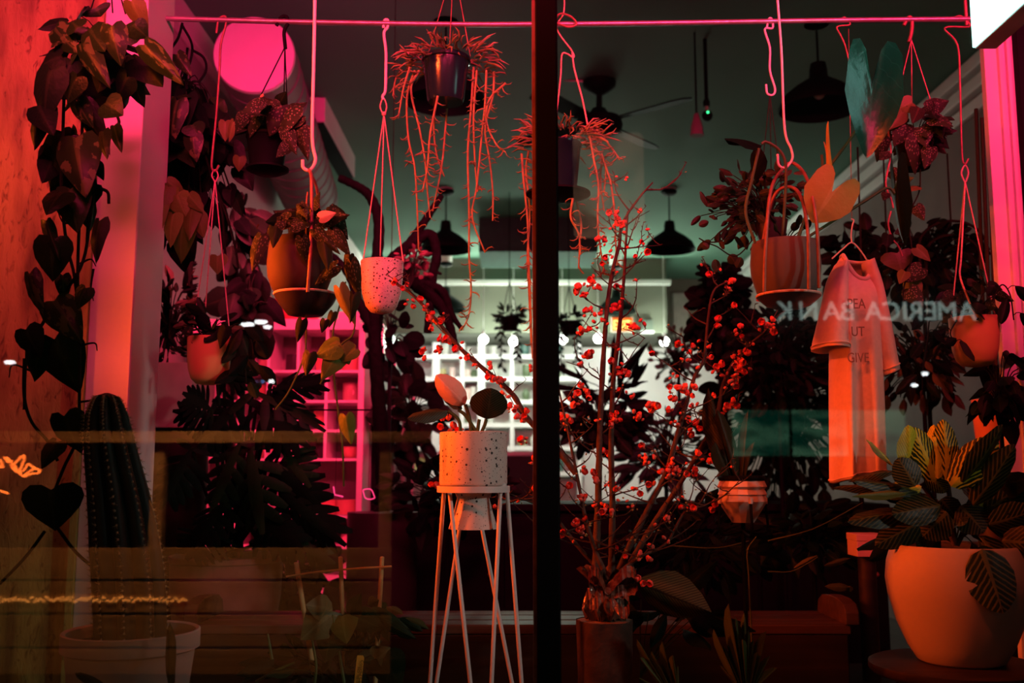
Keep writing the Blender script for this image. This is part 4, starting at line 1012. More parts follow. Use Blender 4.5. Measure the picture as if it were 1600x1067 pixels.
for pl in ([(285, 130), (270, 200), (262, 300), (270, 380)], [(300, 150), (320, 240), (345, 320), (352, 400)], [(340, 300), (355, 340), (368, 390), (372, 420)]):
    MB().tube(px_path(pl, Y, 5), S(2, Y), 5).build('vine', stemd, t)
# ================================================================== cactus
Y = 2.3
t = thing('potted_cactus', 'tall ribbed cactus in a white pot at lower left', 'cactus', P(206, 1150, Y))
cpot = M('chalk_pot', (0.58, 0.52, 0.47), 0.65, 0, 0.06, 6, .05)
pot(t, 206, 985, 1178, 100, Y, [(.70, 0), (.75, .03), (.93, .84), (1, .86), (1.0, 1)], cpot, n=56, thick=.07, soil_d=.10)
cact = M('cactus_skin', (0.008, 0.018, 0.010), 0.5, 0, 0.3, 14)
axis = [(206, 1000), (204, 930), (198, 860), (188, 780), (174, 700), (168, 650), (167, 622), (167, 614)]
axr = [46, 47, 46, 41, 34, 28, 17, 3]
pts = px_path([(x, y) for x, y in axis], Y, 5); rs = []
for i in range(len(pts)):
    u = i / 5; k = min(int(u), len(axr) - 2); rs.append(S(lerp(axr[k], axr[k + 1], u - k), Y))
mb = MB(); NR = 9; NS = NR * 6
areoles = []
for i, (p, r) in enumerate(zip(pts, rs)):
    for k in range(NS):
        a = 2 * pi * k / NS; f = 1 + .17 * (abs(cos(a * NR / 2)) ** .8 * 2 - 1)
        mb.v.append(p + Vector((cos(a) * r * f, sin(a) * r * f, 0)))
for i in range(len(pts) - 1):
    for k in range(NS):
        a_ = i * NS + k; b_ = i * NS + (k + 1) % NS
        mb.f.append((a_, b_, b_ + NS, a_ + NS))
mb.f.append(tuple(range((len(pts) - 1) * NS, len(pts) * NS)))
mb.build('ribbed_stem', cact, t)
aer = M('areole_wool', (0.50, 0.44, 0.30), 0.9, 0, 0.2); spine = M('cactus_spine', (0.42, 0.34, 0.20), 0.6)
R = random.Random(3)
am = MB().ball((0, 0, 0), 1, 6, 4).mesh('areole', aer)
for j in range(NR):
    a = 2 * pi * j / NR
    if sin(a) > .45: continue
    ms = MB(); last = 0
    for i in range(2, len(pts) * 3 - 3):
        u = i / 3; k = int(u); p = pts[k].lerp(pts[min(k + 1, len(pts) - 1)], u - k); r = lerp(rs[k], rs[min(k + 1, len(rs) - 1)], u - k)
        if r < S(14, Y): continue
        if i % 2: continue
        q = p + Vector((cos(a), sin(a), 0)) * r * 1.17
        o = bpy.data.objects.new('areole', am); COL.objects.link(o); o.parent = t
        s_ = S(1.6, Y); o.matrix_basis = Matrix.Translation(q - t.location) @ Matrix.Diagonal((s_, s_, s_ * 1.2, 1))
        for _ in range(4):
            d = (Vector((cos(a), sin(a), 0)) + Vector((R.uniform(-.9, .9), R.uniform(-.9, .9), R.uniform(-.9, .9)))).normalized()
            ms.tube([q, q + d * S(R.uniform(4, 8), Y)], [S(.45, Y), S(.1, Y)], 3, False)
    ms.build('spines', spine, t, kind='stuff')
# stray dark blade in the same pot
pleaf(t, (266, 1070), (261, 972), 17, Y - .2, BLADE, L_dark, 0, .02, 'blade_leaf')
pleaf(t, (165, 1075), (118, 1050), 14, Y - .2, BLADE, L_dark, .4, -.02, 'blade_leaf')

# ================================================================== speckled pot on wire stand
Y = 2.6
c0 = P(740, 676, Y)
st = thing('wire_plant_stand', 'white wire stand with six slanting legs under the speckled pot', 'plant stand', Vector((c0.x, Y, .5)))
ringz = P(740, 764, Y).z; rr = S(54, Y)
MB().lathe([(rr, -.008), (rr + .004, -.008), (rr + .004, .008), (rr, .008), (rr, -.008)], Vector((c0.x, Y, ringz)), 40).build('top_ring', steel, st)
legs = [((694, 764, -.02), (672, 1067, -.05)), ((702, 764, -.04), (735, 1067, -.12)), ((782, 764, -.04), (768, 1067, -.12)), ((792, 764, -.02), (815, 1067, -.05)), ((752, 820, .085), (800, 1067, .10)), ((722, 800, .085), (682, 1067, .10))]
def leg(a_, b_):
    p = P(a_[0], a_[1], Y + a_[2]); q = P(b_[0], b_[1], Y + b_[2]); d = q - p
    e = p + d * ((.5 - p.z) / d.z); return p, e
ends = [leg(*l) for l in legs]
# front pairs joined by a small bend at the ring
for i, (pp, ee) in enumerate(ends):
    if i >= 4: pp = pp + (pp - ee).normalized() * ((ringz - pp.z) / (pp - ee).normalized().z)
    MB().tube([Vector((pp.x, pp.y, ringz)), pp.lerp(ee, .5), ee], S(3.2, Y), 8).build('leg', steel, st)
for i, j in ((0, 1), (2, 3)):
    p, q = ends[i][0], ends[j][0]; m_ = (p + q) / 2 + Vector((0, -.004, .012))
    MB().tube(cat([Vector((p.x, p.y, ringz - .01)), m_, Vector((q.x, q.y, ringz - .01))], 4), S(3.2, Y), 8).build('leg_bend', steel, st)

sp_white = speckle('speckled_stoneware', (0.66, 0.62, 0.58), (0.03, 0.025, 0.02), 80, 0.15, 0.55)
pt = thing('speckled_pot', 'speckled straight-sided pot with a striped prayer plant, on the wire stand', 'plant pot', Vector((c0.x, Y, ringz)))
pot(pt, 740, 676, 759, 52.5, Y, [(.95, 0), (.985, .02), (1, .06), (1, 1)], sp_white, n=56, thick=.09)
cb = P(740, 826, Y); ch = ringz - cb.z - .004
MB().lathe([(S(38, Y), 0), (S(36, Y), .012), (S(30, Y), ch * .45), (S(25, Y), ch * .8), (S(30, Y), ch)], Vector((c0.x, Y, cb.z)), 40, True, True).build('tapered_foot', sp_white, pt)
for b_, e_, w_, mt, rl, dy in (((727, 632), (682, 588), 38, L_pink, -.2, -.03), ((760, 655), (768, 612), 60, L_prayer, .2, -.05), ((700, 642), (640, 644), 30, L_prayer, .6, -.05), ((716, 640), (705, 610), 30, L_prayer, .7, .05)):
    pleaf(pt, b_, e_, w_, Y - .01, OVAL, mt, rl, dy, 'leaf', .25, .3)
for pl in ([(736, 676), (734, 655), (727, 632)], [(752, 676), (757, 665), (760, 655)], [(720, 676), (716, 655), (700, 642)], [(745, 676), (728, 650), (716, 640)], [(746, 676), (748, 660), (749, 655)]):
    MB().tube(px_path(pl, Y, 5), S(2.8, Y), 7).build('leaf_stalk', stemg, pt)

# ================================================================== quince branches
petm = None
def petal_mesh():
    mb = MB()
    # five cupped petals with a core
    for k in range(5):
        a = 2 * pi * k / 5
        ca, sa = cos(a), sin(a); b0 = len(mb.v)
        for i, (r, z, w_) in enumerate(((.1, 0, .12), (.42, .12, .42), (.62, .45, .5), (.58, .8, .34))):
            for s_ in (-1, 0, 1):
                x = r - .10 * abs(s_); y = w_ * s_; zz = z + .06 * abs(s_)
                mb.v.append(Vector((x * ca - y * sa, x * sa + y * ca, zz)))
        for i in range(3):
            for k2 in range(2):
                q = b0 + i * 3 + k2
                mb.f.append((q, q + 1, q + 4, q + 3))
    mb.ball((0, 0, .12), .26, 6, 4)
    return mb.mesh('blossom', petal)
petm = petal_mesh()
budmesh = MB().lathe([(.06, -.1), (.30, .15), (.42, .5), (.34, .9), (.10, 1.15)], (0, 0, 0), 8, True, True).mesh('bud', budm)
budsm = MB().lathe([(.06, -.1), (.25, .15), (.32, .4), (.24, .75), (.06, .95)], (0, 0, 0), 6, True, True).mesh('bud', budg)

def bloom(root, R, p, Y, kind):
    me, s0, nme = ((petm, 8.2, 'blossom'), (budmesh, 6.2, 'bud'), (budsm, 4.2, 'bud'))[kind]
    s_ = S(s0 * R.uniform(.75, 1.2), Y)
    d = Vector((R.uniform(-1, 1), R.uniform(-1.2, .3), R.uniform(-.4, 1))).normalized()
    q = d.to_track_quat('Z', 'Y').to_matrix().to_4x4()
    o = bpy.data.objects.new(nme, me); COL.objects.link(o); o.parent = root
    o.matrix_basis = Matrix.Translation(p - root.location) @ q @ Matrix.Diagonal((s_, s_, s_, 1))

def cluster(root, R, p, Y, n, red=.7):
    for _ in range(n):
        q = p + Vector((R.uniform(-1, 1), R.uniform(-1, .6), R.uniform(-1, 1))) * S(6, Y)
        u = R.random()
        bloom(root, R, q, Y, 0 if u < red * .45 else (1 if u < red else 2))

def twig(root, R, p, d, ln, Y, depth=0, red=.6, dens=.5):
    pts = [p]; dd = d.normalized(); n = 5
    for i in range(n):
        dd = (dd + Vector((R.uniform(-.28, .28), R.uniform(-.25, .25), R.uniform(-.12, .32)))).normalized()
        pts.append(pts[-1] + dd * ln / n)
    MB().tube(pts, [S(1.5 - .5 * depth, Y), S(.5, Y)], 5).build('twig', bark, root)
    for q in pts[1:]:
        if R.random() < dens * .55: cluster(root, R, q, Y, R.choice((1, 1, 2)), red)
    for q in pts[1:]:
        if R.random() < .6:
            e = q + Vector((R.uniform(-1, 1), R.uniform(-1, 0), R.uniform(-.2, 1))) * S(5, Y)
            MB().tube([q, e], [S(1.1, Y), S(.4, Y)], 4).build('spur', bark, root)
    if depth < 1:
        for q in pts[2:]:
            if R.random() < .4:
                s_ = R.choice((-1, 1)); twig(root, R, q, Vector((s_ * R.uniform(.4, 1), R.uniform(-.4, .4), R.uniform(.1, 1))), ln * R.uniform(.35, .6), Y, depth + 1, red, dens)

def branch(label, pl, Y, r0, r1, seed, ntw, tl=(40, 95), red=.6, dens=.45, nclus=6, clusters=(), up=.5, t0=.12, xl=None, side=None):
    R = random.Random(seed)
    pts = px_path(pl, Y, 8)
    t = thing('quince_branch', label, 'branch', pts[0], 'flowering quince branches')
    m = len(pts)
    # knotty stem
    rs = [lerp(S(r0, Y), S(r1, Y), i / (m - 1)) * (1 + R.uniform(-.08, .14)) for i in range(m)]
    MB().tube(pts, rs, 8).build('stem', bark, t)
    for k in range(ntw):
        u = lerp(t0, .97, (k + R.random()) / ntw); i = int(u * (m - 1)); p = pts[i]; dr_ = (pts[min(i + 1, m - 1)] - p)
        s_ = side if side else (-1 if k % 2 else 1)
        sd = Vector((s_ * R.uniform(.5, 1), R.uniform(-.7, .5), up * R.uniform(.2, 1.3)))
        twig(t, R, p, sd, S(R.uniform(*tl), Y) * (1.1 - .5 * u), Y, 0, red, dens)
    for k in range(nclus):
        i = R.randrange(int(m * t0), m - 1); cluster(t, R, pts[i] + Vector((R.uniform(-1, 1) * S(6, Y), -S(3, Y), 0)), Y, R.choice((2, 3, 4)), red)
    for x, y, n in clusters:
        cluster(t, R, P(x, y, Y - .03), Y, n, .85)
    return t
branch('red-budded branch slanting from the speckled pink pot down behind the mullion', [(900, 740), (862, 690), (825, 655), (800, 615), (760, 580), (720, 545), (690, 510), (655, 470), (630, 450), (608, 438)], 2.75, 5.2, 1.6, 201, 7, (50, 100), .85, .2, 3,
       [(640, 475, 4), (652, 475, 3), (665, 480, 4), (670, 495, 5), (675, 510, 4), (690, 530, 4), (700, 535, 5), (690, 545, 4), (658, 550, 3), (680, 550, 4), (664, 560, 2), (717, 542, 4), (725, 562, 3), (742, 575, 3), (762, 572, 3), (765, 588, 5), (772, 592, 4), (788, 620, 3), (800, 640, 5), (815, 655, 3), (826, 576, 3), (820, 690, 5), (830, 720, 4), (700, 648, 2), (692, 660, 3), (720, 670, 2), (705, 665, 3)], .5, side=-1)
branch('tall upright red-flowered quince stem, the left of two beside the mullion', [(930, 900), (934, 800), (936, 720), (938, 650), (944, 540), (950, 470), (958, 420), (968, 380), (972, 350), (998, 310), (1020, 285)], 2.75, 5.6, 1.2, 202, 13, (45, 110), .7, .4, 4,
       [(908, 452, 4), (910, 462, 4), (925, 438, 4), (932, 450, 4), (940, 408, 3), (948, 412, 2), (922, 490, 6), (936, 490, 3), (944, 508, 3), (905, 520, 4), (922, 520, 2), (922, 555, 5), (920, 560, 4), (908, 605, 4), (905, 612, 4), (918, 615, 3), (893, 625, 4), (905, 630, 3), (962, 325, 3), (968, 342, 4), (970, 352, 5), (958, 356, 3), (942, 376, 3), (940, 380, 3), (950, 400, 3), (885, 660, 3), (930, 745, 4), (870, 738, 4)], .5)
branch('tall upright red-flowered quince stem, the right of two beside the mullion', [(955, 900), (957, 800), (955, 700), (958, 600), (966, 530), (972, 470), (976, 420), (978, 380), (981, 330)], 2.8, 5.2, 1.4, 203, 12, (45, 110), .6, .35, 4,
       [(972, 445, 4), (962, 448, 3), (955, 478, 4), (965, 480, 4), (985, 505, 3), (995, 503, 2), (988, 515, 3), (964, 570, 3), (975, 585, 3), (978, 585, 3), (958, 652, 4), (962, 655, 3), (985, 620, 4), (960, 580, 3), (960, 545, 2)], .45)
branch('spreading quince branch leaning right, thick with red blossom', [(960, 905), (985, 850), (1010, 800), (1040, 740), (1058, 680), (1070, 640), (1085, 590), (1100, 560), (1106, 500), (1115, 455), (1136, 440)], 2.75, 5.0, 1.2, 204, 14, (50, 120), .65, .45, 6,
       [(1052, 590, 5), (1060, 612, 6), (1048, 606, 3), (1064, 605, 4), (1050, 618, 4), (1075, 615, 3), (1020, 640, 6), (1018, 638, 4), (995, 650, 4), (1000, 655, 3), (1045, 645, 3), (1010, 720, 5), (1005, 715, 4), (1048, 725, 5), (1055, 735, 6), (1040, 738, 4), (1065, 740, 4), (1090, 540, 4), (1110, 540, 3), (1066, 566, 3), (1070, 568, 3), (1062, 543, 3), (1015, 760, 3)], .5)
branch('long quince branch reaching out to the far right below the big pot', [(985, 880), (1020, 820), (1060, 760), (1095, 700), (1120, 650), (1130, 600), (1150, 560), (1175, 535), (1197, 515), (1218, 480)], 2.85, 4.6, 1.0, 205, 13, (45, 105), .65, .4, 5,
       [(1203, 515, 6), (1196, 508, 4), (1155, 575, 6), (1160, 580, 5), (1148, 590, 4), (1130, 585, 4), (1115, 580, 3), (1160, 565, 3), (1108, 720, 4), (1085, 735, 4), (1088, 660, 4), (1100, 670, 3), (1075, 680, 4), (1080, 655, 3), (1098, 720, 3), (1082, 790, 3), (1112, 790, 3)], .45)
branch('short tangled quince branch low in the middle with yellow-green buds', [(950, 905), (930, 860), (915, 810), (905, 760), (893, 700), (880, 640), (872, 600)], 2.7, 4.0, 1.0, 206, 12, (50, 120), .35, .35, 5, [(898, 818, 4), (905, 825, 4), (912, 835, 3), (940, 800, 4), (960, 805, 3), (990, 790, 4), (1000, 770, 5), (975, 780, 3)], .4)
branch('low tangled quince twigs spreading right near the foil bow', [(960, 900), (1000, 870), (1040, 850), (1070, 800), (1100, 790), (1140, 770)], 2.7, 3.4, .8, 207, 12, (50, 110), .35, .3, 5, [(1000, 905, 3), (1015, 910, 3)], .5)
branch('low bare quince twigs reaching left below the speckled pot', [(945, 900), (900, 850), (860, 800), (820, 780), (780, 790), (720, 800)], 2.85, 3.6, .8, 208, 11, (50, 110), .5, .22, 3, [(680, 760, 3), (700, 745, 2)], .2)

# vase wrapped in cellophane with a bow, on a log
Y = 2.75
logc = P(945, 968, Y)
t = thing('log_stump', 'upright cut log standing on the platform below the foil bow', 'log', Vector((logc.x, Y, .5)))
barkm = M('log_bark', (0.045, 0.026, 0.018), 0.9, 0, 0.5, 18, 1.0); logt = M('log_end', (0.20, 0.12, 0.07), 0.8, 0, 0.2, 40)
lr = S(42, Y); lh = logc.z - .5
MB().lathe([(lr, 0), (lr * .97, lh * .5), (lr, lh)], t.location, 28, True, False, fn=lambda r, z, a: (r * (1 + .05 * sin(5 * a) + .03 * sin(11 * a + z * 20)), z)).build('bark_side', barkm, t)
MB().lathe([(lr * 1.0, lh - .002), (lr * .6, lh + .001), (.001, lh + .001)], t.location, 28, fn=lambda r, z, a: (r * (1 + .05 * sin(5 * a)), z)).build('cut_top', logt, t)
t = thing('wrapped_vase', 'vase wrapped in crinkled clear cellophane tied with a bow, on the log', 'vase', Vector((logc.x, Y, logc.z)))
cello = M('cellophane', (0.10, 0.05, 0.035), 0.08, 0, 0.4, 30, 0.9, 0.9)
R = random.Random(15)
ph = [R.uniform(0, 6) for _ in range(6)]
def crinkle(r, z, a): return (r * (1 + .10 * sin(9 * a + ph[0] + z * 50) + .07 * sin(17 * a + ph[1] - z * 90)), z + .006 * sin(13 * a + ph[2]))
MB().lathe([(.045, .002), (.056, .03), (.046, .065), (.026, .082), (.040, .105), (.066, .135)], t.location, 54, True, fn=crinkle).build('cellophane_wrap', cello, t, smooth=False)
MB().lathe([(.033, .003), (.040, .04), (.03, .12), (.026, .12), (.03, .06), (.025, .02)], t.location, 24, True).build('glass_cylinder', darkp, t)
ribb = M('ribbon', (0.16, 0.05, 0.03), 0.12, 0, 0.5, 60, 0.9, 0.8)
for s_, dx2, up_ in ((1, .075, .9), (-1, .045, .95), (1, .055, -.9), (-1, .05, -.5)):
    pts = cat([Vector((0, -.06, .082)), Vector((s_ * dx2 * .6, -.085, .082 + .055 * up_)), Vector((s_ * dx2, -.078, .082 + .05 * up_)), Vector((s_ * dx2 * .95, -.07, .082 + .008 * up_)), Vector((0, -.06, .080))], 6)
    pts = [p + t.location + Vector((0, .004 * sin(i_ * 2.3), .003 * sin(i_ * 3.1))) for i_, p in enumerate(pts)]
    mb = MB()
    for p in pts: mb.v += [p + Vector((0, -.008, -.014)), p + Vector((0, .0, .0)), p + Vector((0, .008, .014))]
    for i in range(len(pts) - 1):
        for k2 in (0, 1): mb.f.append((3 * i + k2, 3 * i + 3 + k2, 3 * i + 4 + k2, 3 * i + 1 + k2))
    mb.build('bow_loop', ribb, t)
MB().tube([t.location + Vector((.002, -.05, .08)), t.location + Vector((.002, -.075, .084))], .010, 8).build('bow_knot', ribb, t)

# ================================================================== tee shirt on a wire hanger
Y = 2.65
t = thing('tee_shirt', 'peach tee shirt turned sideways on a wire hanger, hanging at the right', 'shirt', P(1335, 400, Y))
cloth = M('peach_cotton', (0.74, 0.52, 0.44), 0.85, 0, 0.05, 90, 0.15)
n = 64
def shirt_ring(xl, xr_, yb, yf, sl_, dp, k):
    """one cross-section: left and right px, px height at the back and front, slope to the right, half depth"""
    out = []
    for i in range(n):
        a = 2 * pi * i / n; fr = max(0, -sin(a)) ** 1.3
        yy = lerp(yb, yf, fr) + sl_ * (cos(a) * .5 + .5)
        c = P((xl + xr_) / 2, yy, Y); rx = S((xr_ - xl) / 2, Y)
        fold = 1 + k * (.26 * sin(5 * a + .6) + .13 * sin(9 * a + 2.0))
        ca = cos(a); ca = (abs(ca) ** .8) * (1 if ca > 0 else -1)
        out.append(c + Vector((ca * rx * (.94 + .06 * fold), sin(a) * dp * fold, 0)))
    return out
prof_ = [(1317, 1357, 399, 436, 10, .050, 0), (1312, 1361, 403, 445, 10, .062, 0), (1307, 1366, 414, 462, 8, .075, .1), (1303, 1369, 440, 480, 4, .080, .25), (1301, 1371, 490, 505, 0, .080, .45), (1300, 1374, 545, 545, 0, .080, .6), (1300, 1377, 600, 600, 0, .080, .8),
         (1301, 1379, 660, 660, 0, .080, .9), (1302, 1380, 715, 712, -6, .080, 1), (1302, 1381, 758, 752, -14, .080, 1)]
rg = [shirt_ring(*q) for q in prof_]
mb = MB(); mb.v = [v for r_ in rg for v in r_]
for j in range(len(rg) - 1):
    for i in range(n):
        a_ = j * n + i; b_ = j * n + (i + 1) % n
        mb.f.append((a_ + n, b_ + n, b_, a_))
body = mb.build('shirt_body', cloth, t, auto=False)
so = body.modifiers.new('cloth', 'SOLIDIFY'); so.thickness = .003
ss = body.modifiers.new('smooth', 'SUBSURF'); ss.levels = 1; ss.render_levels = 1
MB().tube(rg[0] + [rg[0][0]], .0065, 8, False).build('neck_band', cloth, t)
MB().tube([v + Vector((0, 0, .012)) for v in rg[-1]] + [rg[-1][0] + Vector((0, 0, .012))], .0022, 5, False).build('bottom_hem', cloth, t)
def sleeve(path, ra, depth, lab):
    mb = MB(); n = 28; c_ = px_path([(x, y) for x, y, _ in path], Y - .02, 5); m = len(c_)
    for j, p in enumerate(c_):
        u = j / (m - 1) * (len(path) - 1); k = min(int(u), len(path) - 2); w_ = S(lerp(path[k][2], path[k + 1][2], u - k), Y)
        for i in range(n):
            a = 2 * pi * i / n
            mb.v.append(p + Vector((cos(a) * w_ * (1 + .06 * sin(4 * a + u)), sin(a) * depth * (.5 + .5 * u / (len(path) - 1)), cos(a) * w_ * ra)))
    for j in range(m - 1):
        for i in range(n):
            a_ = j * n + i; b_ = j * n + (i + 1) % n
            mb.f.append((a_ + n, b_ + n, b_, a_))
    o = mb.build('sleeve', cloth, t, lab, auto=False)
    s_ = o.modifiers.new('cloth', 'SOLIDIFY'); s_.thickness = .003
    q = c_[-1]; w_ = S(path[-1][2], Y)
    mb = MB(); pts = []
    for i in range(29):
        a = 2 * pi * i / 28
        pts.append(c_[-3] + Vector((cos(a) * w_ * 1.03, sin(a) * depth * 1.02, cos(a) * w_ * ra)))
    MB().tube(pts, .0022, 5, False).build('hem_seam', cloth, o)
sleeve([(1314, 412, 7), (1308, 440, 15), (1303, 490, 20), (1298, 530, 23), (1297, 546, 24)], -.05, .095, None)
sleeve([(1356, 408, 8), (1365, 450, 13), (1374, 510, 16), (1381, 560, 16), (1384, 584, 16)], .42, .07, None)
ink = M('faded_print', (0.30, 0.14, 0.10), 0.85)
for s_, yy, sz in (('PEA', 482, .038), ('UT', 525, .036), ('GIVE', 566, .036)):
    q = P(1324 if s_ != 'UT' else 1330, yy, Y - .098)
    text(s_, q, sz, ink, (pi / 2, 0, 0), 'print_lettering', t, .001, .75)
h = thing('wire_hanger', 'thin wire clothes hanger holding the peach tee shirt', 'hanger', P(1332, 345, Y))
MB().tube(px_path([(1300, 404), (1318, 388), (1331, 379), (1345, 392), (1358, 412)], Y, 4), .0022, 6).build('hanger_arm', steel, h)
MB().tube(px_path([(1331, 379), (1330, 366), (1332, 352), (1334, 344), (1330, 342)], Y, 5), .002, 6).build('hanger_hook', steel, h)
MB().tube([P(1331, 344, Y), P(1326, 45, YR)], .0010, 5).build('support_wire', iron, h)

# ================================================================== croton in the big pot
Y = 2.5
base = P(1492, 1034, Y)
t = thing('potted_croton', 'croton with yellow-veined leaves in a huge round orange-lit pot at right', 'potted plant', base)
bigp = M('chalky_planter', (0.42, 0.36, 0.30), 0.6, 0, 0.06, 5, .05)
pot(t, 1492, 852, 1034, 92, Y, [(.60, 0), (.68, .02), (.82, .14), (.98, .34), (1.10, .58), (1.13, .72), (1.10, .86), (1.03, .97), (1.0, 1)], bigp, n=26, thick=.08, soil_d=.06)
R = random.Random(301)
cl = [((1462, 752), (1432, 668), 52, L_croton, 0), ((1482, 752), (1478, 655), 44, L_croton, 0), ((1420, 735), (1426, 668), 40, L_crotony, .1), ((1486, 760), (1560, 682), 56, L_croton, 0), ((1396, 728), (1358, 682), 18, L_croton, .5), ((1440, 760), (1366, 765), 34, L_crotony, .5), ((1448, 738), (1480, 772), 32, L_croton, .4),
      ((1430, 760), (1405, 715), 46, L_crotond, 0), ((1466, 748), (1462, 662), 34, L_crotony, -.3), ((1400, 735), (1326, 745), 22, L_crotond, .6), ((1440, 770), (1345, 742), 30, L_crotond, .5), ((1500, 760), (1575, 672), 40, L_crotond, .5), ((1520, 790), (1590, 700), 46, L_crotond, .2), ((1540, 800), (1615, 745), 50, L_crotond, .2),
      ((1430, 800), (1330, 805), 40, L_crotond, .5), ((1450, 810), (1370, 850), 46, L_crotond, .3), ((1520, 800), (1563, 782), 18, L_crotony, .6), ((1545, 820), (1620, 800), 50, L_crotond, .4), ((1420, 770), (1340, 768), 16, L_amber, .5), ((1480, 800), (1440, 840), 56, L_crotond, .1), ((1500, 790), (1540, 830), 56, L_crotond, 0),
      ((1535, 852), (1570, 960), 74, L_crotond, .1), ((1470, 780), (1500, 815), 40, L_crotond, .3), ((1398, 760), (1300, 755), 20, L_crotond, .6), ((1470, 790), (1400, 800), 50, L_crotond, .2), ((1565, 845), (1640, 850), 50, L_crotond, .2)]
for b_, e_, w_, mt, rl in cl:
    pleaf(t, b_, e_, w_, Y - R.uniform(.02, .10), LANCE if w_ < 30 else OVAL, mt, rl + R.uniform(-.15, .15), R.uniform(-.08, .03), 'leaf', .16, .2)
t_last = pleaf(t, (1534, 858), (1570, 958), 76, Y - .16, OVAL, L_crotond, .1, -.03, 'leaf', .16, .1)
foliage(t, R, 1485, 806, 100, 42, Y + .09, .10, 30, [(OVAL, L_crotond), (LANCE, L_crotond), (OVAL, L_black)], 78, .1, .9, stemd, (1492, 850), .4)
for pl in ([(1492, 852), (1488, 810), (1480, 750)], [(1492, 852), (1470, 800), (1440, 755)], [(1495, 852), (1520, 800), (1540, 760)]):
    MB().tube(px_path(pl, Y, 5), S(4, Y), 7).build('woody_stem', bark, t)
s = thing('low_stool', 'dark round stool under the huge orange-lit pot', 'stool', Vector((base.x, Y, .5)))
MB().lathe([(.001, base.z - .53), (.19, base.z - .53), (.20, base.z - .52), (.20, base.z - .505), (.19, base.z - .5), (.001, base.z - .5)], s.location, 36).build('seat', darkwood, s)
for k in range(4):
    a = pi / 4 + k * pi / 2; q = s.location + Vector((cos(a) * .15, sin(a) * .15, 0))
    MB().tube([q, q + Vector((-cos(a) * .02, -sin(a) * .02, base.z - .525))], .016, 8).build('leg', darkwood, s)

# ================================================================== snake plant in faceted pot on a thin rod stand
Y = 2.75
sc_ = P(1161, 816, Y)
t = thing('faceted_pot', 'faceted zigzag pot with a tall snake plant, right of the branches', 'plant pot', sc_)
fac = M('faceted_glaze', (0.62, 0.50, 0.44), 0.28, 0, 0.06)
u_ = lambda px_: S(px_, Y)
zz = lambda y: P(1161, y, Y).z - sc_.z
MB().lathe([(.001, 0), (u_(17), 0), (u_(38), zz(783)), (u_(36), zz(774)), (u_(38), zz(772)), (u_(34), zz(764)), (u_(38), zz(760)), (u_(34), zz(750)), (u_(31), zz(750)), (u_(30), zz(770))], sc_, 16).build('pot', fac, t, smooth=False)
MB().lathe([(u_(35), zz(751)), (u_(36), zz(746)), (u_(33), zz(743)), (.001, zz(744))], sc_, 24).build('inner_pot', black, t)
for b_, e_, w_, r_ in (((1142, 745), (1108, 606), 30, .2), ((1150, 745), (1120, 640), 26, -.3), ((1140, 745), (1118, 690), 24, .5), ((1160, 745), (1170, 640), 10, .2), ((1165, 745), (1180, 690), 12, .4)):
    pleaf(t, b_, e_, w_, Y, BLADE, L_snake, r_, R.uniform(-.03, .03), 'blade_leaf', .35, .02)
t = thing('rod_stand', 'thin black rod stand holding the faceted pot', 'plant stand', Vector((sc_.x, Y, .5)))
MB().lathe([(.09, 0), (.09, .008), (.012, .014), (.001, .014)], t.location, 28, True).build('base', black, t)
cyl('rod', black, t, t.location + Vector((0, 0, .01)), sc_ - Vector((0, 0, .002)), .006, 8)
for x, y, dy in ((1173, 787, -.085), (1125, 787, -.02), (1196, 787, .02)):
    q = P(x, y, Y + dy); MB().tube(cat([Vector((sc_.x, Y, zz(830) + sc_.z)), Vector((q.x, q.y, zz(832) + sc_.z)), q], 4), .004, 6).build('prong', black, t)
    MB().tube([q, q + Vector((0, 0, .016))], .006, 8).build('prong_cap', fac, t, 'pale glazed prong cap')

# ================================================================== bench, planter tub and canes behind
Y = 3.25
zt_ = P(0, 976, Y).z
bl_ = P(296, 980, Y).x; br_ = P(1330, 980, Y).x
t = thing('wooden_bench', 'long low reddish wood bench behind the front pots with rounded arm ends', 'bench', Vector(((bl_ + br_) / 2, Y, .5)))
for k in range(3):
    MB().box(bl_, br_, Y + k * .11, Y + .10 + k * .11, zt_ - .03, zt_).build('seat_board', cedar, t, bevel=.004)
for x in (bl_ + .03, (bl_ + br_) / 2, br_ - .03):
    MB().box(x - .03, x + .03, Y + .03, Y + .30, .5, zt_ - .031).build('leg', darkwood, t, bevel=.004)
MB().box(bl_ + .01, br_ - .01, Y + .004, Y + .02, .505, zt_ - .032).build('front_panel', darkwood, t, bevel=.003)
for x in (bl_ - .02, br_ - .02):
    mb = MB(); mb.sharp = True
    pr = [(0, 0), (0, .05), (.01, .085), (.035, .10), (.07, .10), (.10, .09), (.12, .06), (.125, 0)]
    m_ = len(pr)
    for xx in (x, x + .045):
        for (y_, z_) in pr: mb.v.append(Vector((xx, Y - .01 + y_ * 2.4, zt_ + z_ * .75)))
    mb.f.append(tuple(range(m_))); mb.f.append(tuple(reversed(range(m_, 2 * m_))))
    for i in range(m_): mb.f.append((i, m_ + i, m_ + (i + 1) % m_, (i + 1) % m_))
    mb.build('arm_end', cedar, t, bevel=.004)

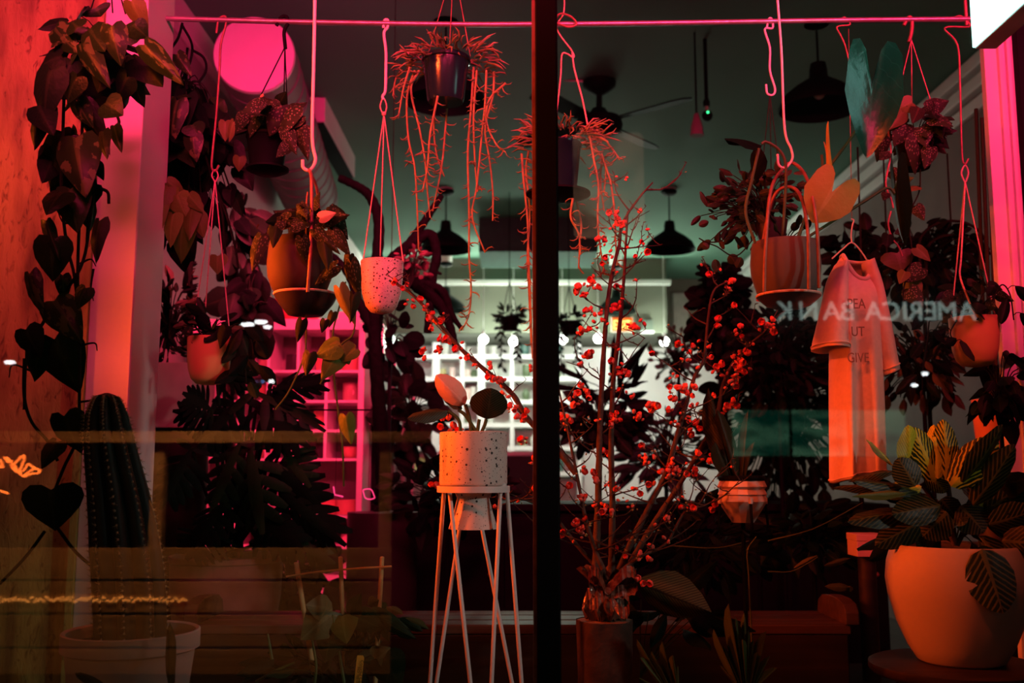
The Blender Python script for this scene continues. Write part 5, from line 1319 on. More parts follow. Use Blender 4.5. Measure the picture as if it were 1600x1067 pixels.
Y = 3.75
tubc = P(355, 1000, Y)
t = thing('planter_tub', 'big dark round planter tub behind the bench holding the split-leaf plant', 'planter', Vector((tubc.x, Y, .5)))
pot(t, 355, 868, 1020, 84, Y, [(.78, 0), (.88, .2), (.98, .6), (1, .94), (1.03, .95), (1.03, 1)], M('umber_tub', (.15, .075, .055), .6, 0, .2), n=40, thick=.06)
tb = P(0, 1020, Y).z
MB().lathe([(.13, .0), (.13, tb - .501)], Vector((tubc.x, Y, .5)), 24, True, True).build('foot', darkwood, t)
m_ = thing('split_leaf_plant', 'dark split-leaf plant with drooping fingered leaves before the cubby shelf', 'plant', P(355, 868, Y))
def splitmesh(name, mat, nf=6):
    vs_, fs, uv = [], [], []
    def strip(pl, wd):
        b = len(vs_); n = len(pl)
        for i, (x, y, z) in enumerate(pl):
            w_ = wd * (sin(pi * min(1, (i + .35) / (n - .2))) ** .7)
            dx = pl[min(i + 1, n - 1)][0] - pl[max(i - 1, 0)][0]; dy = pl[min(i + 1, n - 1)][1] - pl[max(i - 1, 0)][1]
            l = math.hypot(dx, dy) or 1
            nx, ny = -dy / l * w_, dx / l * w_
            for s_ in (-1, 0, 1):
                vs_.append((x + nx * s_, y + ny * s_, z - abs(s_) * w_ * .25)); uv.append((.5 + x * .5, max(0, min(1, y))))
        for i in range(n - 1):
            for k in range(2):
                a = b + i * 3 + k; fs.append((a, a + 1, a + 4, a + 3))
    strip([(0, t_ / 5, -.15 * (t_ / 5) ** 2) for t_ in range(6)], .075)
    for k in range(nf):
        y0 = .02 + k * .78 / nf
        for s_ in (-1, 1):
            ln = .5 * (1 - .45 * (k / nf)) * (1 if k else .8); an = radians(18 + 42 * k / nf) if k else radians(-20)
            strip([(s_ * ln * u * cos(an), y0 + ln * u * sin(an), -.15 * y0 ** 2 - .22 * (ln * u) - .1 * u * u) for u in (0, .25, .5, .75, 1)], .062)
    me = bpy.data.meshes.new(name); me.from_pydata(vs_, [], fs); me.materials.append(mat)
    u = me.uv_layers.new(name='UVMap')
    for lp in me.loops: u.data[lp.index].uv = uv[lp.vertex_index]
    me.polygons.foreach_set('use_smooth', [True] * len(me.polygons)); me.update(); return me
spl = splitmesh('split_leaf', L_black); spl2 = splitmesh('split_leaf', L_dark, 5)
R = random.Random(401); Y = 3.55
for b_, e_, w_ in (((330, 640), (290, 610), 120), ((395, 610), (510, 660), 110), ((380, 620), (300, 700), 110), ((420, 610), (505, 590), 70), ((330, 650), (270, 640), 90), ((400, 640), (480, 690), 110), ((375, 690), (320, 800), 120),
                   ((390, 700), (400, 830), 150), ((420, 720), (500, 800), 130), ((430, 760), (530, 850), 110), ((350, 780), (300, 850), 120), ((400, 800), (470, 860), 130), ((300, 700), (245, 790), 110), ((440, 700), (480, 760), 100),
                   ((420, 640), (450, 600), 80), ((340, 600), (390, 560), 90), ((350, 590), (400, 580), 70), ((330, 830), (290, 870), 120), ((440, 830), (520, 880), 90)):
    place(m_, 'split_leaf', spl if R.random() < .7 else spl2, P(b_[0], b_[1], Y), P(e_[0], e_[1], Y - R.uniform(.02, .12)), S(w_, Y), (R.uniform(-.4, .4), -1, R.uniform(.1, .8)), R.uniform(-.3, .3))
    MB().tube(cat([P(355 + R.uniform(-25, 25), 870, 3.75), P(lerp(360, b_[0], .6), lerp(870, b_[1], .55), 3.68), P(b_[0], b_[1], Y)], 5), S(3.0, Y), 6).build('leaf_stalk', stemd, m_)

# trellis of three bamboo canes and a cross cane, with a copper-leaved climber
Y = 2.95
t = thing('bamboo_trellis', 'three bamboo canes with a thin cross cane at lower centre left', 'trellis', P(535, 990, Y))
zb_ = .5
for (x0_, y0_), (x1_, y1_), r_ in (((463, 880), (482, 1000), 3.8), ((532, 871), (537, 1000), 3.4), ((597, 871), (590, 1000), 3.4)):
    p = P(x0_, y0_, Y); q = P(x1_, y1_, Y); e = p + (q - p) * ((zb_ - p.z) / (q.z - p.z))
    MB().tube([p + (e - p) * k / 6 for k in range(7)], [S(r_, Y) * (1.06 if k % 2 else 1) for k in range(7)], 8).build('cane', bamboo, t)
    MB().ball(p, S(r_ * 1.02, Y), 8, 6, (1, 1, .5)).build('cane_tip', bamboo, t)
MB().tube(px_path([(447, 901), (500, 893), (560, 888), (612, 885)], Y - .02, 4), S(1.6, Y), 6).build('cross_cane', bamboo, t)
t = thing('copper_climber', 'philodendron with large copper-green leaves at the foot of the bamboo canes', 'plant', P(530, 1000, Y))
R = random.Random(411)
for b_, e_, w_, mt in (((520, 955), (470, 1000), 66, L_brown), ((535, 962), (540, 1004), 46, L_amber), ((520, 985), (505, 1035), 50, L_dark), ((548, 960), (560, 930), 30, L_dark), ((600, 1028), (625, 1075), 60, L_dark), ((590, 1030), (610, 1012), 40, L_brown),
                       ((510, 950), (480, 945), 40, L_brown), ((560, 965), (600, 985), 40, L_dark), ((585, 960), (640, 985), 26, L_dark), ((600, 970), (650, 1000), 22, L_dark)):
    pleaf(t, b_, e_, w_, Y - .1, HEART, mt, R.uniform(-.3, .3), R.uniform(-.06, .02))
foliage(t, R, 575, 965, 60, 30, Y, .08, 30, [(LANCE, L_dark), (HEART, L_black), (LANCE, L_brown)], 34, .3, .8, stemd, (560, 1010), .5)
foliage(t, R, 500, 1040, 90, 30, Y, .1, 30, [(LANCE, L_dark), (HEART, L_black)], 44, .1, .8, stemd, (540, 1080), .5)
for pl in ([(425, 1030), (422, 1012), (420, 1000), (418, 990)], [(490, 1080), (494, 1040), (488, 1000)], [(400, 1065), (430, 1048), (460, 1035)], [(540, 1080), (530, 1020), (520, 960)]):
    MB().tube(px_path(pl, Y - .1, 5), [S(2.6, Y), S(1.6, Y)], 6).build('leaf_stalk', stemg, t)
# yellow plant tag
Y = 2.6
a = P(556, 1075, Y); b = P(569, 1024, Y)
t = thing('plant_tag', 'small yellow plant label stuck upright at the bottom, lettered in black', 'plant tag', Vector((a.x, Y, .5)))
mb = MB(); mb.sharp = True
dx_ = .012
for y_ in (Y - .001, Y + .001):
    for x_, z_ in ((a.x - dx_ * 1.6, .5), (b.x - .004 - dx_ * 1.6 - .0, .5), (b.x, b.z - .006), (b.x - .003, b.z), (P(558.5, 1024, Y).x + .0, b.z), (P(557.5, 1030, Y).x, b.z - .006)):
        mb.v.append(Vector((x_, y_, z_)))
mb.f += [(0, 1, 2, 3, 4, 5), (11, 10, 9, 8, 7, 6)] + [(i, i + 6, (i + 1) % 6 + 6, (i + 1) % 6) for i in range(6)]
mb.build('tag_blade', M('yellow_plastic', (.80, .42, .05), .5), t)
tx = M('tag_ink', (.02, .015, .01), .6)
text('Colorful Caladium', P(563.6, 1031, Y - .004), .0115, tx, (pi / 2, pi / 2 + .06, 0), 'lettering', t, .0002)
text('NO. 102 DM', P(558.6, 1042, Y - .004), .0085, tx, (pi / 2, pi / 2 + .06, 0), 'lettering', t, .0002)

# calathea leaf, spiky aloes
Y = 2.8
t = thing('calathea', 'dark striped calathea leaf arching right of the foil bow', 'plant', P(1000, 1010, Y))
pleaf(t, (992, 908), (1112, 958), 70, Y - .1, LANCE, L_calat, .2, -.04, 'leaf', .5, .12)
MB().tube(px_path([(985, 1075), (975, 980), (985, 920), (992, 908)], Y - .06, 5), S(2.4, Y), 6).build('leaf_stalk', stemd, t)
R = random.Random(421)
foliage(t, R, 1040, 960, 60, 30, Y + .1, .08, 14, [(LANCE, L_black)], 80, 0, .7, stemd, (1000, 1060), .35)
def rosette(label, cx_, by, Y, tips, mat=L_grass, w_=11):
    t = thing('spiky_aloe', label, 'plant', Vector((P(cx_, 0, Y).x, Y, .5)))
    bz = P(cx_, by, Y)
    for x, y in tips:
        d = R.uniform(-.06, .02)
        pleaf(t, (cx_ + (x - cx_) * .25, by), (x, y), w_, Y, BLADE, mat, R.uniform(-.4, .4), d, 'blade_leaf', .5, .05 if abs(x - cx_) < 30 else .14)
    MB().lathe([(.05, 0), (.065, bz.z - .5 - .02), (.06, bz.z - .5 - .02), (.05, bz.z - .53)], t.location, 20, True).build('pot', darkp, t)
    MB().lathe([(.06, bz.z - .525), (.001, bz.z - .52)], t.location, 16).build('soil', soil, t)
rosette('pale spiky aloe at the bottom right of the log', 1168, 1075, 2.5, [(1140, 945), (1163, 957), (1148, 965), (1152, 985), (1118, 985), (1170, 985), (1178, 1000), (1200, 990), (1205, 1025), (1215, 1045), (1130, 1010), (1185, 1020), (1160, 1000), (1124, 1040)])
rosette('thin-leaved spiky aloe at the bottom centre beside the log', 1062, 1085, 2.5, [(998, 1000), (1000, 1030), (1022, 1018), (1036, 1003), (1052, 1025), (1048, 1045), (1020, 1050), (1000, 1058), (1060, 1040)])
t = thing('trailing_twigs', 'wiry greenish stems with small leaves above the bench at right', 'plant', P(1180, 1000, 3.0))
for pl in ([(1175, 1010), (1170, 900), (1168, 860), (1182, 838)], [(1050, 853), (1120, 856), (1170, 845)], [(1200, 893), (1235, 893), (1262, 880), (1278, 870)], [(1200, 845), (1260, 830), (1300, 812), (1348, 785)], [(1168, 860), (1160, 857)]):
    MB().tube(px_path(pl, 3.0, 5), [S(1.4, 3), S(.7, 3)], 5).build('wiry_stem', stemg, t)
for b_, e_, w_ in (((1240, 888), (1280, 869), 8), ((1330, 872), (1288, 882), 10), ((1330, 918), (1290, 914), 14), ((1328, 915), (1328, 925), 10)):
    pleaf(t, b_, e_, w_, 3.0, LANCE, L_brown, .3)

# ================================================================== shadowy plants further in
def bush(label, cx_, cy_, rx_, ry_, Y, dY, n, shapes, size, seed, hang=.3, asp=.6, potpx=None, name='leafy_plant', trunk=None, out=.7, cordto=None, ground=None):
    R = random.Random(seed)
    t = thing(name, label, 'plant', P(cx_, cy_ + ry_, Y))
    foliage(t, R, cx_, cy_, rx_, ry_, Y, dY, n, shapes, size, hang, out, stemd, None, asp)
    if potpx: pot(t, *potpx[:4], Y, [(.74, 0), (.86, .4), (1, 1)], potpx[4])
    if ground is not None:
        q = P(cx_, cy_, Y); MB().tube([q, Vector((q.x, Y, ground))], [S(3, Y), S(4.5, Y)], 7).build('trunk', black, t)
    if cordto: MB().tube([P(cx_, cy_, Y), Vector((P(cx_, cy_, Y).x, Y, CZ))], S(.8, Y), 5).build('hanging_cord', stemd, t)
    if trunk: MB().tube(px_path(trunk[0], Y, 5), S(trunk[1], Y), 7).build('trunk', bark, t)
    return t
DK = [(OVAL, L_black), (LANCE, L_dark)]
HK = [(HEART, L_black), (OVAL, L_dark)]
# white planter trough at left with ferny plants
Y = 3.9
a = P(222, 668, Y); b = P(302, 566, Y)
t = thing('planter_trough', 'pale square planter trough behind the pillar with dark ferny plants', 'planter', Vector(((a.x + b.x) / 2, Y + .15, a.z)))
for (u0, u1, v0, v1) in ((a.x, b.x, Y, Y + .02), (a.x, b.x, Y + .28, Y + .3), (a.x, a.x + .02, Y + .02, Y + .28), (b.x - .02, b.x, Y + .02, Y + .28)):
    MB().box(u0, u1, v0, v1, a.z, b.z).build('side_panel', M('pale_planter', (.55, .47, .43), .7), t, bevel=.003)
MB().box(a.x + .02, b.x - .02, Y + .02, Y + .28, a.z, b.z - .03).build('soil', soil, t)
cyl('pedestal', darkwood, t, Vector(((a.x + b.x) / 2, Y + .15, 0)), Vector(((a.x + b.x) / 2, Y + .15, a.z)), .12, 20)
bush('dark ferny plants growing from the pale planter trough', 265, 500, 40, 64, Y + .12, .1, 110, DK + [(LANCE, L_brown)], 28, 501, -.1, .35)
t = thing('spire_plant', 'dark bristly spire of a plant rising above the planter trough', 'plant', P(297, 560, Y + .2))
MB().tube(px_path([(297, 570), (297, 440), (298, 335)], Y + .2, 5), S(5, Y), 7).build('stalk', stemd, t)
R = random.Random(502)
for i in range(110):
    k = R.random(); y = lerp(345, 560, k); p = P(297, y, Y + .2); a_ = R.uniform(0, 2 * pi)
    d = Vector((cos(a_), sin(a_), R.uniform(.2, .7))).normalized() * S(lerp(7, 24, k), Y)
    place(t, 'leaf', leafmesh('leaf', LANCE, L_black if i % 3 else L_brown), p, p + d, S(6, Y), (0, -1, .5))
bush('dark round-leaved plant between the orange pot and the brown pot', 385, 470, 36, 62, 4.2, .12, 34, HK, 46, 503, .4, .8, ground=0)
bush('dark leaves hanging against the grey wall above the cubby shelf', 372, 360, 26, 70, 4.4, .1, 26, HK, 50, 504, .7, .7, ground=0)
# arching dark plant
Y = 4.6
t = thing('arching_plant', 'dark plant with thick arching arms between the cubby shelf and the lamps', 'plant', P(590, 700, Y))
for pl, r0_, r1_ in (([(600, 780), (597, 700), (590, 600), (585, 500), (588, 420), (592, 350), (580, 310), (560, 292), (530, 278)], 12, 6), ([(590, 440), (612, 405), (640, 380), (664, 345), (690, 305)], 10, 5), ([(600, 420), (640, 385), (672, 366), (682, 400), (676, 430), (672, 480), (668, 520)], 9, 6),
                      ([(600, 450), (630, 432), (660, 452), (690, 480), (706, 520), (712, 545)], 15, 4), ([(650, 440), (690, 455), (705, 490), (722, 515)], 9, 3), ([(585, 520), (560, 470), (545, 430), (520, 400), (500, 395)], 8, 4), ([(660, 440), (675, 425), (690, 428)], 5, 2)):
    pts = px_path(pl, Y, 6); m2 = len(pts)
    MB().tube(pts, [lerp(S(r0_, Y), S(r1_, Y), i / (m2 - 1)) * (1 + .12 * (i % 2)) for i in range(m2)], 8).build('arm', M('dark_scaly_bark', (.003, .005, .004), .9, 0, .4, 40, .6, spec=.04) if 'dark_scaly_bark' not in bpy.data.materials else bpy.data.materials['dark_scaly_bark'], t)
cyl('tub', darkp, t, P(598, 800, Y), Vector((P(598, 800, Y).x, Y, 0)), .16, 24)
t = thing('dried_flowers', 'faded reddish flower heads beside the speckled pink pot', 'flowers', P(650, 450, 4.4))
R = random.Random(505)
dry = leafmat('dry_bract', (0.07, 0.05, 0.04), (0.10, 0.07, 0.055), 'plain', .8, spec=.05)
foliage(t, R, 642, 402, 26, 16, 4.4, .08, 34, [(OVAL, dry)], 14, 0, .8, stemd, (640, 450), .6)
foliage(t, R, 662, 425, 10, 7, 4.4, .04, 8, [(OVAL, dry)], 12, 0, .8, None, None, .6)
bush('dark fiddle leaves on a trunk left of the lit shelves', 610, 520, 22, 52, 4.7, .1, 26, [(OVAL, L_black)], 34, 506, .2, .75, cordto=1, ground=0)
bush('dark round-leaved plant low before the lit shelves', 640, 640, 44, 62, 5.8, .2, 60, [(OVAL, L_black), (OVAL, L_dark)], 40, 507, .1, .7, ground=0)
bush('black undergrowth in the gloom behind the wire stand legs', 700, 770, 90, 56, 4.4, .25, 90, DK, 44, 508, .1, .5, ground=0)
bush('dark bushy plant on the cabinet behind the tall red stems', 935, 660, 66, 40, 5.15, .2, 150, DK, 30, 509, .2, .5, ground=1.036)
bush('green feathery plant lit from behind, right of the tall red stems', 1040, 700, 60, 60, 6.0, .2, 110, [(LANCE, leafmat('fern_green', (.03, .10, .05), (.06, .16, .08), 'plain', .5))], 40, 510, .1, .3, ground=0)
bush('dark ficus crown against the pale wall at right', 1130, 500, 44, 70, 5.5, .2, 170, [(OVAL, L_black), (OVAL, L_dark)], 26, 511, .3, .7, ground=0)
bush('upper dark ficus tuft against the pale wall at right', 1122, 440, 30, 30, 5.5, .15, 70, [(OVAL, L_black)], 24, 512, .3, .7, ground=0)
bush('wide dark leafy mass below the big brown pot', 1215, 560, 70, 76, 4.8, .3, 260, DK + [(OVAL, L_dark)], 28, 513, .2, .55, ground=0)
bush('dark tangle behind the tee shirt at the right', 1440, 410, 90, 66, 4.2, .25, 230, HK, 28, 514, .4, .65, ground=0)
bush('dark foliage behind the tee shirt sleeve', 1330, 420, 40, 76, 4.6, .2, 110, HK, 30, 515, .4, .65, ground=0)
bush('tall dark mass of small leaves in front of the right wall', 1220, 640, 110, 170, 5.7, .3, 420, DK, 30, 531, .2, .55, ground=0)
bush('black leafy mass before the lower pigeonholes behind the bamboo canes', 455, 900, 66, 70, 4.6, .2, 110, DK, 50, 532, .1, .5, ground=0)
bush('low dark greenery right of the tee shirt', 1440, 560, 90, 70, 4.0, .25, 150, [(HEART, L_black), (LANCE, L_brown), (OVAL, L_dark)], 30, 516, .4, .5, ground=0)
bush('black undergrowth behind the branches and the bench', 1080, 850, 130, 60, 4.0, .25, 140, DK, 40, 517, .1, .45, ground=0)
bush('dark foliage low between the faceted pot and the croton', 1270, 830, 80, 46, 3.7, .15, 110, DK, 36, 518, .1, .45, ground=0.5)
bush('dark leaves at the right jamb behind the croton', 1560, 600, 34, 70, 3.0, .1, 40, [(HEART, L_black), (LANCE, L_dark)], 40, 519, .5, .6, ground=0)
# black cabinet added to cover the bright floor and keep this area dark; carries plants
Yc = 4.9
ca0, ca1 = P(600, 0, Yc).x, P(1345, 0, Yc).x
t = thing('added_dark_cabinet', 'low black cabinet added to darken the space behind the branches and bench', 'cabinet', Vector(((ca0 + ca1) / 2, Yc, 0)))
MB().box(ca0 - .02, ca1 + .02, Yc - .02, Yc + .52, 1.0, 1.035).build('worktop', black, t, bevel=.005)
MB().box(ca0, ca1, Yc + .01, Yc + .5, 0, 1.0).build('carcass', black, t)
for k in range(4):
    u0 = lerp(ca0, ca1, k / 4) + .01; u1 = lerp(ca0, ca1, (k + 1) / 4) - .01
    d_ = MB().box(u0, u1, Yc - .01, Yc + .009,   .06, .97).build('door', black, t, bevel=.003)
    MB().ball((u1 - .05, Yc - .02, .7), .012, 8, 6).build('knob', iron, d_)
# hanging baskets at the back
for px_, py_, lab, sd in ((797, 505, 'dark hanging basket trailing greenery left of the mullion before the lit shelves', 521), (890, 512, 'dark hanging basket seen right of the mullion behind the red blossom', 522)):
    Y = 9.5; R = random.Random(sd)
    t = thing('hanging_basket', lab, 'hanging basket', P(px_, py_, Y))
    pot(t, px_, py_ - 10, py_ + 12, 15, Y, [(.7, 0), (.95, .6), (1, 1)], black)
    strings(t, (px_ - 1, py_ - 66), [(px_ - 12, py_ - 12), (px_ + 12, py_ - 12), (px_, py_ - 14, Y + .06)], Y, black, .7)
    q = P(px_ - 1, py_ - 66, Y); MB().tube([q, Vector((q.x, Y, CZ))], S(.7, Y), 5).build('cord', black, t)
    foliage(t, R, px_, py_ - 12, 19, 12, Y, .1, 60, DK, 14, 0, .8, None, None, .35)
    for pl in ([(px_ - 10, py_), (px_ - 14, py_ + 30), (px_ - 13, py_ + 70)], [(px_ + 10, py_), (px_ + 12, py_ + 30), (px_ + 11, py_ + 58)], [(px_ - 14, py_), (px_ - 18, py_ + 20)]):
        vine(t, R, pl, Y - .05, stemd, DK, 9, 4, 1.2, .6)
# counter under the lit shelves, gingery dracaena silhouettes
t = thing('service_counter', 'white counter below the lit shelves at the back', 'counter', Vector((P(760, 0, 11).x, 11.2, 0)))
cx0, cx1_ = P(690, 0, 11).x, P(860, 0, 11).x; cz = P(0, 705, 11).z
MB().box(cx0, cx1_, 11.0, 11.6, cz - .05, cz).build('worktop', white, t, bevel=.005)
MB().box(cx0 + .03, cx1_ - .03, 11.03, 11.57, 0, cz - .051).build('front_panel', M('counter_front', (.03, .03, .03), .7), t, bevel=.005)
bush('spidery dark dracaena before the white wall right of the mullion', 955, 612, 50, 24, 6.5, .2, 22, [(LANCE, L_black)], 70, 523, -.2, .16, ground=0)
bush('sprays of pale green sprigs by the far door', 1060, 560, 40, 46, 8.5, .2, 90, [(OVAL, leafmat('sprig_green', (.10, .16, .10), (.14, .2, .13), 'plain', .5))], 12, 524, 0, .6, ground=0)
# bentwood arch trellis at right
Y = 4.0
t = thing('arch_trellis', 'dark bentwood hoop trellis against the plum wall at right', 'trellis', P(1480, 480, Y))
for rx_, top_ in ((52, 345), (42, 367)):
    pts = [P(1488 + rx_ * cos(a_), top_ + rx_ * .75 - rx_ * .75 * sin(a_), Y) for a_ in [pi * k / 14 for k in range(15)]]
    pts = [Vector((pts[0].x, Y, P(0, 470, Y).z))] + pts + [Vector((pts[-1].x, Y, P(0, 470, Y).z))]
    MB().tube(pts, S(2.2, Y), 6).build('hoop', stemd, t)
for x, y0_, y1_ in ((1380, 230, 400), (1340, 230, 420), (1480, 240, 350), (1412, 250, 350)):
    MB().tube(px_path([(x, y0_), (x + 3, (y0_ + y1_) / 2), (x + 6, y1_)], Y, 3), S(1.6, Y), 5).build('hanging_stem', stemd, t)
t = thing('cane_bundle', 'tall dark canes leaning at the right jamb', 'canes', P(1540, 400, 3.4))
for k, x in enumerate((1528, 1537, 1546, 1554)):
    MB().tube(px_path([(x - 3, 170 + 14 * k), (x + 6, 420), (x + 12, 640)], 3.4, 4), S(3.0, 3.4), 6).build('cane', M('dark_cane_%d' % k, (.05, .028, .02), .6), t)
# right side shelf with a pot (rust coloured), pale board low left, wall slats
t = thing('rust_planter', 'rust-coloured tall pot in shadow below the bright orange hanging pot', 'plant pot', P(1545, 690, 3.3))
pot(t, 1545, 625, 700, 26, 3.3, [(.8, 0), (.9, .4), (1, 1)], terr)
cyl('pedestal', darkwood, t, P(1545, 701, 3.3), Vector((P(1545, 701, 3.3).x, 3.3, .5)), .05, 12)
t = thing('pink_block', 'small dusky pink box in the gloom left of the huge pot', 'box', P(1360, 870, 3.4))
a = P(1340, 870, 3.4); b = P(1383, 836, 3.4)
MB().box(a.x, b.x, 3.4, 3.5, a.z, b.z).build('carton', blush, t, bevel=.002)
MB().box(a.x - .002, b.x + .002, 3.398, 3.502, b.z - .02, b.z + .003).build('lid', blush, t, bevel=.002)
cyl('support', darkwood, t, Vector(((a.x + b.x) / 2, 3.45, .5)), Vector(((a.x + b.x) / 2, 3.45, a.z)), .03, 10)

# ================================================================== the street behind the camera (seen only mirrored in the glass)
def V(px_, py_, D):
    """point at distance D behind the camera plane whose mirror image in the pane (Y=2) falls on this pixel"""
    p = P(px_, py_, 4 + D); return Vector((p.x, -D, p.z))
asph = M('asphalt', (.006, .006, .006), .9, 0, .3, 20)
struct('pavement', MB().box(-14, 22, -18, 1.92, -.2, -.02), asph)
# white light box hung just inside the pane, upper right
fa = P(1521, 77, 2.29)
sgn = thing('light_box', 'blank glowing white light box inside the top right corner before the pink jamb', 'light box', Vector((fa.x + .03, 2.18, fa.z)))
MB().box(fa.x + .003, fa.x + .055, 2.03, 2.29, fa.z, fa.z + .28).build('cabinet', M('sign_case', (.7, .7, .7), .5), sgn, bevel=.003)
MB().box(fa.x - .003, fa.x + .002, 2.033, 2.287, fa.z + .003, fa.z + .277).build('lit_face', emis('sign_white', (.40, 1, .88), 4.2), sgn)
for yy in (2.08, 2.24):
    cyl('hanging_rod', steel, sgn, Vector((fa.x + .03, yy, fa.z + .28)), Vector((fa.x + .03, yy, CZ)), .004, 6)
# bank opposite with mirrored sign
D = 15
fac_ = struct('facade_opposite', MB().box(-10, 20, -D - .6, -D - .2, -.02, 8), M('facade_stone', (.06, .06, .055), .8, 0, .2, 2))
t = thing('bank_sign', 'lit white letters of the bank sign mirrored in the pane', 'sign', V(1290, 500, D))
let = emis('sign_letters', (.75, 1, .9), 2.4)
for ch, px_ in (('K', 1240), ('N', 1280), ('A', 1314), ('B', 1337), ('A', 1380), ('C', 1408), ('I', 1420), ('R', 1444), ('E', 1466), ('M', 1497), ('A', 1526)):
    q = V(px_, 500, D)
    text(ch, (q.x, q.y, q.z), .52, let, (pi / 2, 0, pi), 'letter', t, .02, 1.0)
# lit windows of the bank
a = V(1148, 712, D); b = V(1420, 640, D)
for k in range(3):
    u0 = lerp(a.x, b.x, k / 3 + .004); u1 = lerp(a.x, b.x, (k + 1) / 3 - .004)
    wm, nt, bb, N, L = nm('lit_bank_window_%d' % k)
    tc = N.new('ShaderNodeTexCoord'); nz = N.new('ShaderNodeTexNoise'); nz.inputs['Scale'].default_value = 1.1; nz.inputs['Detail'].default_value = 4
    mp = N.new('ShaderNodeMapping'); mp.inputs['Scale'].default_value = (.7, 1, 2.2); mp.inputs['Location'].default_value = (k * 3.1, 0, 0)
    L.new(tc.outputs['Object'], mp.inputs['Vector']); L.new(mp.outputs[0], nz.inputs['Vector'])
    cr = N.new('ShaderNodeValToRGB'); cr.color_ramp.elements[0].position = .35; cr.color_ramp.elements[0].color = (.0, .10, .06, 1)
    cr.color_ramp.elements[1].position = .72; cr.color_ramp.elements[1].color = (.35, .9, .5, 1)
    L.new(nz.outputs['Fac'], cr.inputs[0]); L.new(cr.outputs[0], bb.inputs['Emission Color']); bb.inputs['Emission Strength'].default_value = 1.5 if k < 2 else .9
    MB().box(u0, u1, -D - .19, -D - .15, a.z, b.z).build('lit_window', wm, fac_)
    MB().box(u1 - .01, u1 + .03, -D - .18, -D - .10, a.z - .2, b.z + .1).build('window_bar', black, fac_)
MB().box(a.x - .2, b.x + 3, -D - .2, -D + .5, b.z + .12, b.z + .32).build('awning', black, fac_)
# street lamps as mirrored points of light
lampw = emis('street_lamp_glow', (.95, 1, 1), 26); lampy = emis('amber_lamp_glow', (1, .75, .2), 24); lampb = emis('blue_lamp_glow', (.1, .45, 1), 9)
def streetlamp(px_, py_, w_, h_, m2, label, D=12, nme='street_lamp'):
    q = V(px_, py_, D); t = thing(nme, label, 'lamp', q, 'lights of the street mirrored in the pane')
    rx_ = S(w_ / 2, 4 + D); rz_ = S(h_ / 2, 4 + D)
    MB().ball(q, 1, 14, 8, (rx_, rz_, rz_)).build('lens', m2, t)
    MB().box(q.x - rx_ * 1.02, q.x + rx_ * 1.02, q.y - rz_, q.y + rz_ * .5, q.z + rz_ * 1.0, q.z + rz_ * 1.3).build('hood', black, t)
    cyl('post', black, t, Vector((q.x, q.y - rz_ * 1.2, q.z + rz_ * 1.1)), Vector((q.x, q.y - rz_ * 1.2, -.02)), .04, 8)
for li_, a_ in enumerate(((387, 507, 22, 6, lampw, 'wide white lamp mirrored above the cubby shelf, left of three'), (407, 503, 22, 6, lampw, 'wide white lamp mirrored above the cubby shelf, middle of three'), (418, 511, 13, 5, lampw, 'wide white lamp mirrored above the cubby shelf, right of three'),
           (403, 596, 6, 4, lampb, 'blue light mirrored in the cubby shelf, leftmost'), (411, 596, 5, 4, lampb, 'blue light mirrored in the cubby shelf, second'), (424, 596, 9, 5, lampw, 'white light mirrored in the cubby shelf beside two blue ones'),
           (1445, 584, 11, 5, lampw, 'white light mirrored right of the tee shirt, upper'), (1429, 602, 11, 5, lampw, 'white light mirrored right of the tee shirt, lower'), (15, 566, 17, 5, lampw, 'white light mirrored at the left edge'),
           (1181, 680, 6, 4, lampy, 'yellow light mirrored in the green glow, left of three'), (1210, 680, 6, 4, lampy, 'yellow light mirrored in the green glow, middle of three'), (1242, 680, 6, 4, lampy, 'yellow light mirrored in the green glow, right of three'),
           (877, 678, 6, 5, emis('violet_lamp_glow', (.15, .1, 1), 12), 'small violet-blue light mirrored beside the mullion'))):
    streetlamp(*a_, D=11.6 + .45 * li_)
# timber terrace rail behind the camera under an added warm fill light, mirrored low left
D = 2.2
tr = thing('terrace_fence', 'low timber terrace fence across the pavement mirrored at lower left', 'fence', Vector((-1.5, -D, -.02)))
xa2, xb2 = -4.2, V(612, 900, D).x
pine = woodmat('pine_board', (.34, .20, .10), (.55, .34, .18), 2, 'X')
za = V(0, 855, D).z
for k in range(5):
    MB().box(xa2, xb2, -D - .03, -D, za - .19 - k * .2, za - .005 - k * .2).build('board', pine, tr, bevel=.004)
MB().box(xa2, V(690, 680, D).x, -D - .06, -D + .02, V(0, 692, D).z, V(0, 674, D).z).build('top_rail', pine, tr, bevel=.005)
for x in (-4.0, -2.2, xb2 - .05):
    MB().box(x - .04, x + .04, -D - .11, -D - .03, -.02, V(0, 674, D).z).build('post', pine, tr, bevel=.004)
rp = MB()
R = random.Random(600)
for k in range(120):
    q = V(lerp(-60, 292, k / 119), 936 + R.uniform(-4, 4), D); rp.ball(q + Vector((0, .012, 0)), .008, 5, 3)
rp.build('rope_light', emis('rope_light_glow', (1, .35, .06), 5), tr, kind='stuff')
area('terrace_fill_light', (-1.9, -1.2, 2.6), (-2.0, -2.25, .6), .3, .3, 60, (1, .45, .14), 120)  # added light that makes the fence bright enough to show in the pane
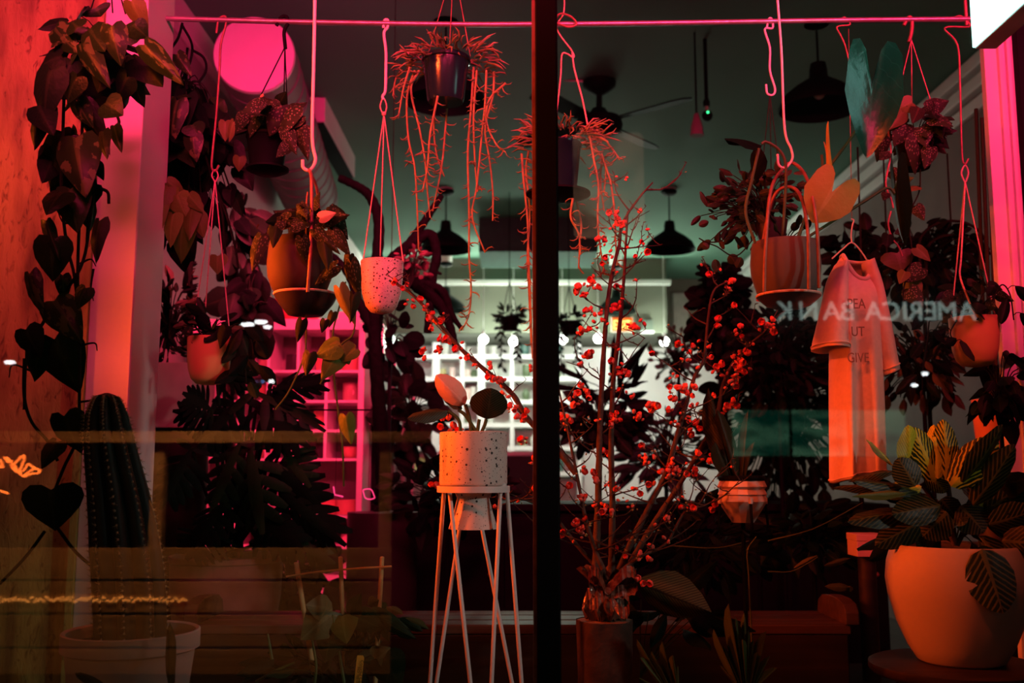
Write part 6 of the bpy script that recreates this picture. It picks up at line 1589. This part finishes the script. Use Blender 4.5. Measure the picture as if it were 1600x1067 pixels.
# orange neon script mirrored at the far left
t = thing('script_neon', 'orange neon script mirrored at the left edge', 'neon sign', V(40, 730, 2.0))
on = emis('orange_neon', (1, .16, .02), 22)
D = 2.0
for pl in ([(-14, 716), (-2, 718), (4, 724), (0, 730), (6, 729)], [(7, 714), (13, 722), (19, 720)], [(11, 714), (16, 720)], [(16, 727), (25, 722), (35, 712), (38, 716), (29, 737), (18, 729), (30, 738)], [(22, 726), (26, 732), (22, 734)], [(29, 739), (38, 734), (44, 725), (52, 730), (63, 735)], [(38, 743), (45, 737), (56, 732), (62, 738), (46, 741), (38, 744), (29, 738)], [(-10, 764), (4, 768), (13, 771)]):
    MB().tube(cat([V(x, y, D) for x, y in pl], 4), S(1.5, 4 + D), 6).build('glass_tube', on, t)
for x in (0, 45): 
    q = V(x, 712, D); cyl('hanging_rod', black, t, q, Vector((q.x, q.y - .02, V(0, 676, D).z)), .004, 5)
# advert panel mirrored behind the trailing string plant
D = 4
t = thing('advert_panel', 'dim rounded advert panel mirrored beside the mullion', 'poster', V(950, 290, D))
a = V(897, 370, D); b = V(1005, 207, D); rr = .05
am_, nt, bb, N, L = nm('advert_print')
tc = N.new('ShaderNodeTexCoord'); nz = N.new('ShaderNodeTexNoise'); nz.inputs['Scale'].default_value = 3.2; nz.inputs['Detail'].default_value = 5
L.new(tc.outputs['Object'], nz.inputs['Vector']); cr = N.new('ShaderNodeValToRGB'); cr.color_ramp.elements[0].position = .38; cr.color_ramp.elements[1].position = .65
cr.color_ramp.elements[0].color = (.10, .06, .035, 1); cr.color_ramp.elements[1].color = (.62, .34, .20, 1)
L.new(nz.outputs['Fac'], cr.inputs[0]); L.new(cr.outputs[0], bb.inputs['Emission Color']); bb.inputs['Emission Strength'].default_value = 1.5
mb = MB(); mb.sharp = True; ol = []
for cx_, cz_, a0 in ((b.x - rr, b.z - rr, 0), (a.x + rr, b.z - rr, 90), (a.x + rr, a.z + rr, 180), (b.x - rr, a.z + rr, 270)):
    for k in range(6): an = radians(a0 + 18 * k); ol.append((cx_ + rr * cos(an), cz_ + rr * sin(an)))
n_ = len(ol)
for y_ in (-D, -D - .05):
    for x_, z_ in ol: mb.v.append(Vector((x_, y_, z_)))
mb.f.append(tuple(reversed(range(n_)))); mb.f.append(tuple(range(n_, 2 * n_)))
for i in range(n_): mb.f.append((i, (i + 1) % n_, n_ + (i + 1) % n_, n_ + i))
mb.build('lit_panel', am_, t)
for k in range(2):
    x = lerp(a.x, b.x, .3 + .4 * k); MB().box(x - .02, x + .02, -D - .1, -D - .05, -.02, b.z).build('post', black, t)
